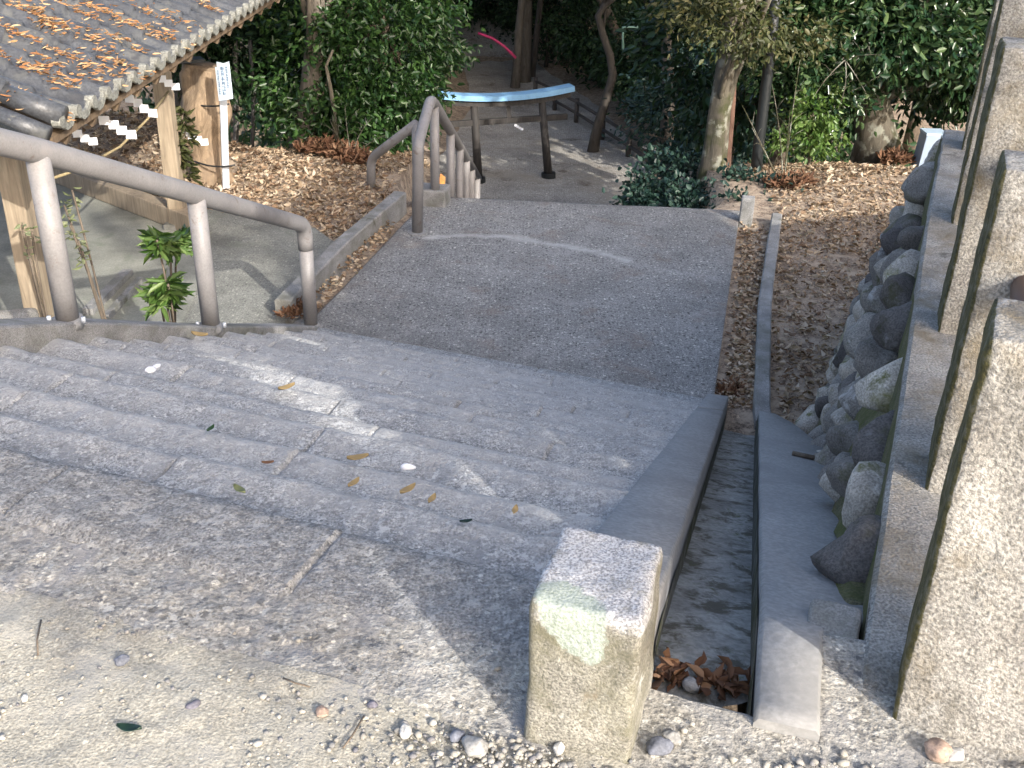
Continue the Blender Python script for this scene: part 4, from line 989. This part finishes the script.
tree('ivy_shrub', 'low dark ivy thicket around the foot of the mossy trunk', 'shrub', (2.4, 13, -2.9), bend((2.3, 13, -3), (2.3, 13, -2.3), 3, .05), .03,
     [((2.35, 12.6, -2.55), (.75, .6, .42)), ((1.75, 13.1, -2.9), (.5, .5, .5)), ((2.9, 12.7, -2.45), (.5, .5, .35)), ((2.1, 13.6, -2.5), (.6, .5, .6)), ((2.65, 11.9, -2.2), (.3, .35, .2)), ((2.9, 12.5, -2.15), (.35, .4, .25))], 9500, 200, .075, M['leaf_teal'], M['bark'], None, .1, 12, lw=.6)
tree('ivy_shrub', 'blue green shrub hanging over the wooden fence beyond the torii', 'shrub', (3.9, 23, -6.5), bend((3.9, 23, -6.6), (3.8, 23, -3), 5, .2, 4), .07,
     [((3.4, 22.4, -3.5), (1.1, 1, 1.3)), ((4.1, 21.5, -4.6), (1.2, 1, .9)), ((4.6, 22.6, -3.0), (1.3, 1, 1.4))], 9000, 180, .14, M['leaf_teal'], M['bark'], None, .22, 14)
tree('crooked_tree', 'thin crooked bare tree leaning over the wooden fence', 'tree', (2.2, 30.5, -6.5), [at(593, 152, 30.4), at(597, 128, 30.4), at(606, 100, 30.4), at(613, 75, 30.4), at(610, 55, 30.4), at(603, 35, 30.4), at(598, 16, 30.4), at(604, 6, 30.4), at(622, -8, 30.4), at(640, -60, 30.4)], .15, [((2.8, 30.5, .5), (2.4, 2, 1.2))], 1800, 40, .2, M['leaf_dark'], M['bark_shade'], None, .3, 5, wob=.1)
for k, (x1, y1, x2, Y, r_, lb) in enumerate(((514, 84, 522, 39, .16, 'slim grey trunk nearest the pink tape'), (523, 86, 527, 40, .26, 'thick grey trunk just right of the slim one at the bend of the path'), (530, 84, 540, 41, .13, 'thin grey trunk leaning right, behind the thick one'), (560, 90, 575, 43, .2, 'dark trunk deep in the wood above the blue beam'), (640, 120, 648, 36, .2, 'dark trunk beyond the fence, left of the green pipe'), (668, 130, 672, 26, .16, 'shaded trunk between fence and mossy tree'))):
    a = at(x1, y1, Y); b2 = at(x2, 0, Y)
    tree('wood_tree', lb, 'tree', tuple(a), bend(a-Vector((0, 0, .6)), a+(b2-a)*3.2, 8, .15, k*5), r_, [((b2.x, Y, .6), (2.6, 2.2, 1.8))], 2600, 60, .24, M['leaf_dark'], M['bark_grey'] if k < 2 else M['bark_shade'], 'trunks in the far wood', .35, 6, 12)
for x, y, z, rx, rz, lb in ((4.9, 30.5, -4.6, 1.7, 1.5, 'dark shrub behind the wooden fence, nearest the crooked tree'), (5.6, 27.0, -4.2, 1.5, 1.7, 'dark shrub below the green pipe'), (4.2, 34.5, -4.5, 1.6, 1.7, 'dark shrub behind the crooked tree'), (2.9, 39.0, -4.4, 1.7, 1.9, 'dark shrub above the right end of the blue beam'), (1.0, 43.0, -4.2, 1.8, 2.0, 'dark shrub beyond the bend of the path'), (-1.0, 46.5, -3.9, 1.9, 1.9, 'dark shrub closing the far end of the path'), (6.5, 32.0, -2.6, 2.2, 1.8, 'tall dark shrub filling the wood behind the fence'), (4.0, 41.5, -2.6, 2.4, 1.8, 'tall dark shrub deep in the far wood'), (-3.0, 50.0, -3.0, 2.4, 2.2, 'last dark shrub at the left of the far path')):
    tree('wood_shrub', lb, 'shrub', (x, y, lower_h(x, y)), bend((x, y, lower_h(x, y)-.1), (x, y, z+rz*.6), 4, .15, x), .07, [((x, y, z), (rx, 1.2, rz))], 5200, 110, .17, M['leaf_dark'], M['bark_shade'], 'dark shrubs in the far wood', .26, 8, 8)
# canopy trees over the lower path, above the frame; they keep the path in shade
for k, (x, y, z) in enumerate(((-6.5, 24, 1.5), (-5.5, 30, .8), (5.8, 27.5, 1.0), (-4.5, 35, .4), (4.6, 35, .6), (0, 38, 1), (-6, 42, 0), (4, 43, 0.2), (-1.5, 46, .5), (10, 22, 4.5), (10.5, 28, 5), (12, 34, 5.5), (14, 41, 6), (8, 17.5, 4.2), (9, 38, 4), (17, 30, 8), (-2, 52, 1), (3, 52, 1), (8, 50, 2), (-8, 50, 2), (0, 44, 3.5), (7, 30, 3.5), (-9, 36, 3))):
    bx_ = x+(.0 if abs(x) > 3 else (4.4 if x >= 0 else -4.4)); bz_ = lower_h(bx_, y)
    tree('canopy_tree', ('tall evergreen whose high crown shades the lower path', 'spreading evergreen leaning over the torii and path')[abs(x) < 3], 'tree', (bx_, y, bz_), bend((bx_, y, bz_-.2), (x, y, z+1.0), 7, .2, k), .2,
         [((x, y, z), (3.4, 3.2, 1.9)), ((x+1.2, y+.8, z-.9), (2.0, 2.0, .8))], 4200, 90, .34, M['leaf_dark'], M['bark'], ('tall evergreens around the lower path', 'evergreens leaning over the lower path')[abs(x) < 3], .5, 8, 8, lw=.5)
# far undergrowth that reads as one mass
P = []
for _ in range(22000):
    y = random.uniform(38, 54); x = random.uniform(-11, 13)
    if abs(x-path_x(min(y, 46))) < path_w(min(y, 46))+.5 and y < 45: continue
    P.append((x, y, lower_h(x, y)+random.uniform(0, 1)**1.5*2.6))
for _ in range(18000):
    y = random.uniform(19, 40); sd = random.choice((-1, 1)); x = path_x(y)+sd*(path_w(y)+.9+random.uniform(0, 1)**1.3*5)
    P.append((x, y, lower_h(x, y)+random.uniform(0, 1)**1.5*(1.6 if sd > 0 else 2.2)))
P = np.array(P); n = len(P); L = rng.uniform(.15, .32, n)
tag(leaves_mesh('undergrowth', P, rng.normal(size=(n, 3))+np.array([0, 0, .3]), L, L*.4, M['leaf_dark']), 'dark undergrowth filling the far wood around the path', 'undergrowth', None, 'stuff')
def twigs(label, base_, tips, r_=.012):
    mb = MB(); base_ = Vector(base_)
    for q in tips:
        q = Vector(q); mid = base_.lerp(q, .5)+Vector((random.uniform(-.08, .08), random.uniform(-.05, .05), random.uniform(-.02, .1)))
        pts = arc(base_, mid, q, 8); mb.tube(pts, [r_*(1-.09*i) for i in range(9)], 5)
        for i in (3, 4, 5, 6):
            e_ = pts[i]+Vector((random.uniform(-.2, .2), random.uniform(-.1, .1), random.uniform(-.02, .22))); mb.tube([pts[i], pts[i].lerp(e_, .5)+Vector((0, 0, .02)), e_], [r_*.4, r_*.3, r_*.15], 4)
    tag(mb.build('bare_branches', M['bark_pale'], None, True), label, 'branches')
twigs('pale bare branches fanning out between the dark pole and the sapling', at(783, 190, 13.0), [at(742, 105, 13.0), at(752, 128, 12.9), at(772, 85, 13.1), at(790, 110, 12.9), at(800, 60, 13.1)])
twigs('thin dry branches poking out of the low green bush by the lower handrail', at(352, 158, 13.0), [at(330, 120, 13.0), at(372, 118, 13.0), at(345, 105, 13.1), at(385, 135, 12.9)], .008)
twigs('bare pale branches hanging in the shiny leaves above the sapling', at(845, 60, 13.2), [at(815, 95, 13.0), at(838, 110, 13.0), at(870, 100, 13.0), at(880, 55, 13.0)], .008)
# dead fern and twig clumps by the right-hand trees
def litter_clump(name, label, centres, n, rad, mat, cat, ll=.12, kind=None):
    P, D = [], []
    for c in centres:
        for _ in range(n):
            d = Vector((random.gauss(0, 1), random.gauss(0, 1), abs(random.gauss(0, .6)))); 
            P.append(tuple(Vector(c)+Vector([max(-1.5*rad, min(1.5*rad, random.gauss(0, rad))) for _k in (0, 1)]+[min(rad, abs(random.gauss(0, rad*.4)))]))); D.append(tuple(d))
    P, D = np.array(P), np.array(D); k = len(P); L = rng.uniform(.6, 1.3, k)*ll
    return tag(leaves_mesh(name, P, D, L, L*.3, mat, None, .2, .2), label, cat, None, kind)
litter_clump('dead_ferns', 'heap of rust brown dead fern fronds under the green sapling', [atz(x, y, -2.05) for x, y in ((785, 187), (792, 185), (800, 184), (778, 188))], 200, .085, M['litter_red'], 'ferns', .11)
litter_clump('dead_ferns', 'rust brown dead fronds right of the thick pale trunk base', [atz(x, y, -2.05) for x, y in ((900, 160), (892, 161))], 200, .085, M['litter_red'], 'ferns', .11)
litter_clump('dead_ferns', 'rust brown dead twigs and fronds below the camellia bush', [atz(x, y, -2.0) for x, y in ((325, 150), (335, 152), (345, 155), (355, 160), (315, 150))], 150, .11, M['litter_red'], 'ferns', .12)
litter_clump('needle_tuft', 'reddish tuft of dry needles lying in the gutter by the landing corner', [Vector((1.63, 7.0, -2.08)), Vector((1.67, 7.08, -2.08))], 180, .045, M['litter_red'], 'needles', .06)
litter_clump('needle_tuft', 'brown leaf tuft caught where the coping meets the last step', [atz(664, 437, -1.75)], 150, .022, M['litter_red'], 'needles', .06)
litter_clump('needle_tuft', 'rusty leaf tuft at the foot of the last left-hand handrail post', [Vector((-1.83, 7.9, -1.93)), Vector((-1.80, 8.1, -1.95))], 110, .045, M['litter_red'], 'needles', .06)
# leaf litter sheets
def scatter(name, label, n, fx_, fy_, ok, size, mat):
    P, D = [], []
    while len(P) < n:
        x, y = random.uniform(*fx_), random.uniform(*fy_)
        if not ok(x, y) or nz(x*1.7, y*1.7, 6)+.5*nz(x*5, y*5, 3) < random.uniform(-1.05, .15): continue
        P.append((x, y, lower_h(x, y)+random.uniform(.003, .05))); D.append((random.gauss(0, 1), random.gauss(0, 1), random.gauss(0, .28)))
    P, D = np.array(P), np.array(D); n = len(P); L = (.3+rng.random(n)**2*1.7)*size
    o = leaves_mesh(name, P, D, L, L*rng.uniform(.15, .65, n), mat, None, .22, .35); return tag(o, label, 'leaves', None, 'stuff')
def okr(x, y):
    kx = float(np.interp(y, [6.4, 8.55, 10.95, 12], [1.86, 2.28, 2.88, 2.95])); return x > kx
scatter('leaf_litter', 'carpet of dry tan leaves right of the landing and below the boulder wall', 36000, (1.8, 7.5), (5.8, 14.5), okr, .042, M['litter'])
scatter('leaf_litter', 'carpet of dry tan leaves left of the landing around the signpost', 17000, (-5.5, -1.2), (9.6, 15), lambda x, y: x < float(np.interp(y, [9.6, 11, 15], [-1.85, -1.45, -1.2]))-.05 and (y > 10.0-.35*(x+1.8) if x > -3.2 else (y-10.1)*.8+.64*(x+3.2) > .05), .048, M['litter'])
P, D = [], []
for _ in range(1500):
    q = random.random(); a = Vector((1.55, 6.75, 0)).lerp(Vector((2.45, 10.9, 0)), q); b2 = Vector((1.78, 6.7, 0)).lerp(Vector((2.72, 10.8, 0)), q); p = a.lerp(b2, random.random())
    P.append((p.x, p.y, -2.055+random.uniform(0, .03))); D.append((random.gauss(0, 1), random.gauss(0, 1), random.gauss(0, .2)))
for _ in range(300):
    q = random.random(); p = Vector((-1.78, 8.0, 0)).lerp(Vector((-1.3, 10.4, 0)), q)+Vector((random.uniform(-.07, .10), 0, 0)); P.append((p.x, p.y, -1.99+random.uniform(0, .04))); D.append((random.gauss(0, 1), random.gauss(0, 1), random.gauss(0, .2)))
n = len(P); L = rng.uniform(.03, .07, n); tag(leaves_mesh('gutter_leaves', np.array(P), np.array(D), L, L*.5, M['litter'], None, .2, .2), 'dry leaves lying in the gutters on both sides of the landing', 'leaves', None, 'stuff')
P, D = [], []
for _ in range(70):
    u = random.random(); a = Vector((.33, 1.73, 0)).lerp(Vector((.53, 1.68, 0)), u); p = a+gd*abs(random.gauss(0, .035))
    p += gd*.13; P.append((p.x, p.y, sz(p)-.142+random.uniform(0, .03))); D.append((random.gauss(0, 1), random.gauss(0, 1), random.gauss(0, .4)))
n = len(P); L = rng.uniform(.03, .065, n); tag(leaves_mesh('gutter_leaves', np.array(P), np.array(D), L, L*.42, M['litter_red'], None, .25, .3), 'brown leaves heaped at the head of the gutter beside the granite post', 'leaves', None, 'stuff')

def onstep(x, y):                    # where a sight line meets the stairs
    best = None
    for k in range(NST):
        z = zstep(k)+.012; p = atz(x, y, z); s = p.dot(nv); s0 = 1.68 if k == 0 else tread[k-1]
        if s0+.01 <= s <= tread[k]+.03: return p
    return atz(x, y, -1)
# unseen trees added right of the fence; crowns shaped to shade steps and landing
Uv = Vector((math.cos(SAZ), math.sin(SAZ), 0)); Vv = Vector((0, 0, 1))-S*S.z; Vv.normalize()
def uvw(P): P = Vector(P); return P.dot(Uv), P.dot(Vv)
holes = [(p.dot(Uv)-(.13, .12, .08, .06, .04)[i], (p+rr_*.34).dot(Uv)+(.05, .05, .04, .02, .02)[i], (p+Vector((0, 0, 1.30))).dot(Vv)+.1) for i, p in enumerate(PB)]
def line(*pts):
    q = sorted((uvw(p) for p in pts)); return [a for a, c in q], [c for a, c in q]
LO = ([-.1, .16, .6, .74, .80, 1.1, 1.17, 1.40, 1.5], [1.38, 1.10, .90, .87, 1.06, 1.10, .80, .72, .72])
LO2 = line((.70, 2.15, -.05), (1.1, 2.95, -.15), (2.0, 6.1, -2.1), (2.5, 8.7, -2.1), (2.9, 9.3, -2.1))
HI = line((-2.5, 3.4, .05), (-2.25, 4.6, -.55), (-1.85, 6.4, -1.3), (-1.85, 7.9, -2), (-2.4, 10.9, -2), (-2.0, 13.3, -2), (1.2, 13.6, -2.5), (2.6, 11.5, -2.1))
V0, V1 = uvw(onstep(425, 466))[1], 1.9
def mask(u, v):  # where leaves go, seen from the sun, to cast the wanted shade
    hi = float(np.interp(u, *HI))
    gap = float(np.interp(v, [1.04, 1.71, 2.0], [1.335, 1.45, 1.49]))
    if V0 < v < 1.95 and abs(u-gap) < .16: return False
    if u < 1.40:
        lo = float(np.interp(u, *LO))
        return u > .0 and lo < v < hi and (u > .75 or v > lo+.35 or random.random() < .45)
    if u < 1.47: return .74 < v < hi
    lo = float(np.interp(u, *LO2))
    for a, b2, vt in holes:
        if a < u < b2 and v < vt: return False
    return u < uvw((2.72, 9.9, -2.1))[0]+.25*nz(v*2, 5) and lo < v < hi
def added_shade_tree(base_, label, test, n, t0, t1):
    t = thing('added_shade_tree', base_, label, 'tree', 'unseen trees added for shade'); P = []; uvs = []
    while len(P) < n:
        u, v = random.uniform(0, 9.2), random.uniform(.3, 6.2)
        if not test(u, v): continue
        tt = random.uniform(t0, t1); P.append(tuple(Uv*u+Vv*v+S*tt))
    P = np.array(P); L = rng.uniform(.14, .24, n)
    leaves_mesh('crown', P-np.array([0, 0, .05]), rng.normal(size=(n, 3)), L, L*.55, M['leaf_gloss'], t, .1)
    c = Vector(P.mean(0)); mb = MB(); fork = Vector(base_).lerp(c, .55)
    mb.tube(bend(base_, fork, 5, .15, base_[0]), [.22, .2, .18, .17, .15, .13], 12); mb.build('trunk', M['bark'], t, True)
    mb = MB()
    for i in rng.permutation(n)[:7]: mb.tube(arc(fork, (fork+Vector(P[i]))/2+Vector((0, 0, .3)), P[i], 4), [.07, .055, .04, .03, .015], 6)
    mb.build('branches', M['bark'], t, True)
added_shade_tree((6.2, -4.2, 0), 'unseen evergreen tree added behind the camera to shade the upper steps', lambda u, v: mask(u, v) and u < 4.4, 15000, 7.0, 8.4)
added_shade_tree((9.0, -1.5, 0), 'unseen evergreen tree added right of the stone fence to shade the landing', lambda u, v: mask(u, v) and u >= 4.4, 17000, 7.0, 8.6)
added_shade_tree((7.5, .8, 0), 'unseen loose airy tree added to dapple the ground beyond the landing', lambda u, v: (v > 4.3+.3*nz(u*2, 3) and 4.0 < u < 9.2 and nz(u*1.6, v*1.6, 7) > -.15) or (2.0 < u < 3.6 and 2.5 < v < 3.6 and nz(u*3, v*3, 2) > .0), 5500, 7.5, 9.0)

# ================================================================== SMALL THINGS
def pebble_mesh(items, name, mat, sub=2):
    mb = MB(); bm = bmesh.new(); bmesh.ops.create_icosphere(bm, subdivisions=sub, radius=1); bv = [v.co.copy() for v in bm.verts]; bf = [tuple(v.index for v in f.verts) for f in bm.faces]; bm.free()
    for p, s_ in items:
        rz = Matrix.Rotation(random.uniform(0, 6.3), 3, 'Z'); d = Vector((random.uniform(.8, 1.3), random.uniform(.7, 1), random.uniform(.5, .75))); sd = random.uniform(0, 99)
        mb.add([rz @ Vector((v.x*d.x, v.y*d.y, v.z*d.z))*s_*(1+.45*noise.noise(v*.9+Vector((sd, 0, 0)))+.15*noise.noise(v*2.6+Vector((0, sd, 0))))+Vector(p) for v in bv], bf)
    return mb.build(name, mat, None, True)
items = []
while len(items) < 1900:
    u = random.random(); near = random.random() < .62
    if near: x, y = random.gauss(.12, .22), random.gauss(1.45, .10)
    else: x, y = random.uniform(-1.35, 1.25), random.uniform(1.1, 1.85)
    s = nv.x*x+nv.y*y
    if s > 1.45+(.22 if random.random() < .1 else 0): continue
    if .1 < x < .3 and 1.5 < y: continue
    items.append(((x, y, .003), random.choice((.0025, .003, .004, .004, .005, .007, .010 if near else .006))))
for _ in range(500):
    x, y = random.uniform(.5, 1.3), random.uniform(1.28, 1.5); items.append(((x, y, .0), random.choice((.004, .006, .009, .013))))
gv = pebble_mesh(items, 'gravel', M['gravel'], 1); tag(gv, 'small loose gravel scattered on the sandy dirt', 'gravel', None, 'stuff')
def pebble(x, y, s_, mat, label, z=.004):
    p = atz(x, y, z); tag(pebble_mesh([((p.x, p.y, z+s_*.25), s_)], 'pebble', M[mat], 3), label, 'pebble')
pebble(475, 748, .026, 'peb_grey', 'largest smooth grey pebble left of the granite post')
pebble(457, 737, .016, 'peb_blue', 'bluish pebble touching the largest grey pebble')
pebble(406, 732, .014, 'peb_white', 'round white pebble on the dirt left of the large grey pebble')
pebble(558, 749, .015, 'peb_white', 'pale pebble at the foot of the granite post')
pebble(122, 661, .014, 'peb_blue', 'slate blue pebble lying alone on the dirt at left')
pebble(194, 706, .013, 'peb_purple', 'dark purple pebble on the dirt right of the dark leaf')
pebble(322, 713, .014, 'peb_pink', 'pinkish pebble near the edge of the concrete strip')
pebble(25, 699, .009, 'peb_white', 'little white pebble near the left edge')
pebble(658, 748, .022, 'peb_blue', 'wet blue pebble beside the granite post, in front of the gutter')
pebble(672, 738, .016, 'peb_grey', 'grey pebble above the wet blue one beside the granite post')
pebble(372, 705, .012, 'peb_purple', 'dark flat pebble at the edge of the concrete strip')
pebble(690, 688, .024, 'peb_grey', 'round grey stone lying in the head of the gutter', -.135)
pebble(938, 752, .026, 'peb_pink', 'tan pebble against the base of the nearest fence post')
pebble(955, 755, .018, 'peb_white', 'cream pebble right of the tan one by the fence post')
def leaf_thing(p, L, W, ang, mat, label, group=None, nm='fallen_leaf'):
    vs = []; n = 8; q = Matrix.Rotation(ang, 3, 'Z')
    for i in range(n+1):
        x = i/n; wd = W*math.sin(math.pi*min(1, x*.97+.03))**.8*.5
        for k in (-1, 0, 1): vs.append(q @ Vector((L*(x-.5), k*wd, .006+.35*W*abs(k)+.12*L*(x-.5)**2*4))+Vector(p))
    fs = [(i*3+k, i*3+3+k, i*3+4+k, i*3+1+k) for i in range(n) for k in (0, 1)]
    mb = MB(); mb.add(vs, fs); o = mb.build(nm, mat, None, True)
    md = o.modifiers.new('thick', 'SOLIDIFY'); md.thickness = .0012; tag(o, label, 'leaf', group)
leaf_thing(atz(130, 732, .003), .05, .02, R(-5), M['leaf_black'], 'glossy blackish green leaf on the dirt at lower left')
for (x, y, L, a, mname, lb) in ((358, 461, .07, 20, 'leaf_yellow', 'curled orange brown leaf on the steps below the light streaks'), (354, 486, .05, 60, 'leaf_yellow', 'small tan leaf lying below the curled orange one'), (408, 493, .06, 50, 'leaf_yellow', 'narrow tan leaf standing on edge on the third step'), (432, 502, .045, 70, 'leaf_yellow', 'yellowish leaf right of the narrow tan leaf'), (268, 465, .035, 10, 'litter_red', 'tiny red leaf on the steps at the middle left'), (515, 513, .04, 80, 'leaf_yellow', 'pale yellow leaf nearest the granite post'),
                                (240, 493, .05, -40, 'leaf_variegated', 'pale curled leaf on the riser of the flagstone step'), (211, 431, .04, 70, 'leaf_green', 'single small green leaf on the steps'), (466, 524, .035, 15, 'leaf_black', 'small black leaf scrap on the second step'), (287, 390, .08, 40, 'leaf_yellow', 'cluster of yellow leaf crumbs in the light streak'), (36, 333, .10, 10, 'leaf_yellow', 'dry yellow leaf in the corner of kerb and step'), (200, 337, .10, -10, 'leaf_yellow', 'dry leaf stalk under the second handrail post')):
    leaf_thing(onstep(x, y), L, L*.42, R(a), M[mname], lb)
for (x, y, s_, lb) in ((408, 468, .018, 'white scrap near the orange leaf on the steps'), (150, 371, .022, 'white fleck on the upper left steps'), (157, 367, .016, 'second white fleck close to the other on the upper left steps')):
    p = onstep(x, y); tag(pebble_mesh([((p.x, p.y, p.z+.004), s_)], 'white_scrap', M['paper'], 2), lb, 'scrap')
mb = MB(); p = [atz(343, 748, .008), atz(352, 736, .012), atz(364, 716, .006)]; mb.tube(p, .0022, 5); tag(mb.build('twig', M['bark'], None, True), 'thin dark twig on the dirt below the pink pebble', 'twig')
mb = MB(); mb.tube([atz(38, 655, .008), atz(37, 640, .012), atz(41, 620, .006)], .0022, 5); tag(mb.build('twig', M['bark'], None, True), 'thin brown twig at the left edge of the dirt', 'twig')
mb = MB(); mb.tube([atz(283, 678, .008), atz(295, 683, .012), atz(310, 687, .006)], .002, 5); tag(mb.build('twig', M['bark'], None, True), 'small twig at the edge of the pebbly concrete strip', 'twig')
c = RA.lerp(RB, .62)+gr*.16; mb = MB(); mb.tube([on(c, .035), on(c+Vector((.10, -.05, 0)), .035)], .012, 6); tag(mb.build('twig', M['bark'], None, True), 'short thick dark twig on the gutter coping below the boulders', 'twig')
mb = MB(); c_ = at(297, 78, 15.4); mb.add([c_+Vector((x*.16+.03*nz(x, z), .05*nz(x*3, z*3), z*.22)) for x in (-1, -.3, .3, 1) for z in (-1, -.2, .4, 1)], [(i*4+j, i*4+4+j, i*4+5+j, i*4+1+j) for i in range(3) for j in range(3)])
o = mb.build('plastic_sheet', M['pale_blue']); o.modifiers.new('t', 'SOLIDIFY').thickness = .01; tag(o, 'scrap of pale blue sheet in the dark shrubs behind the leaning trunk', 'sheet')
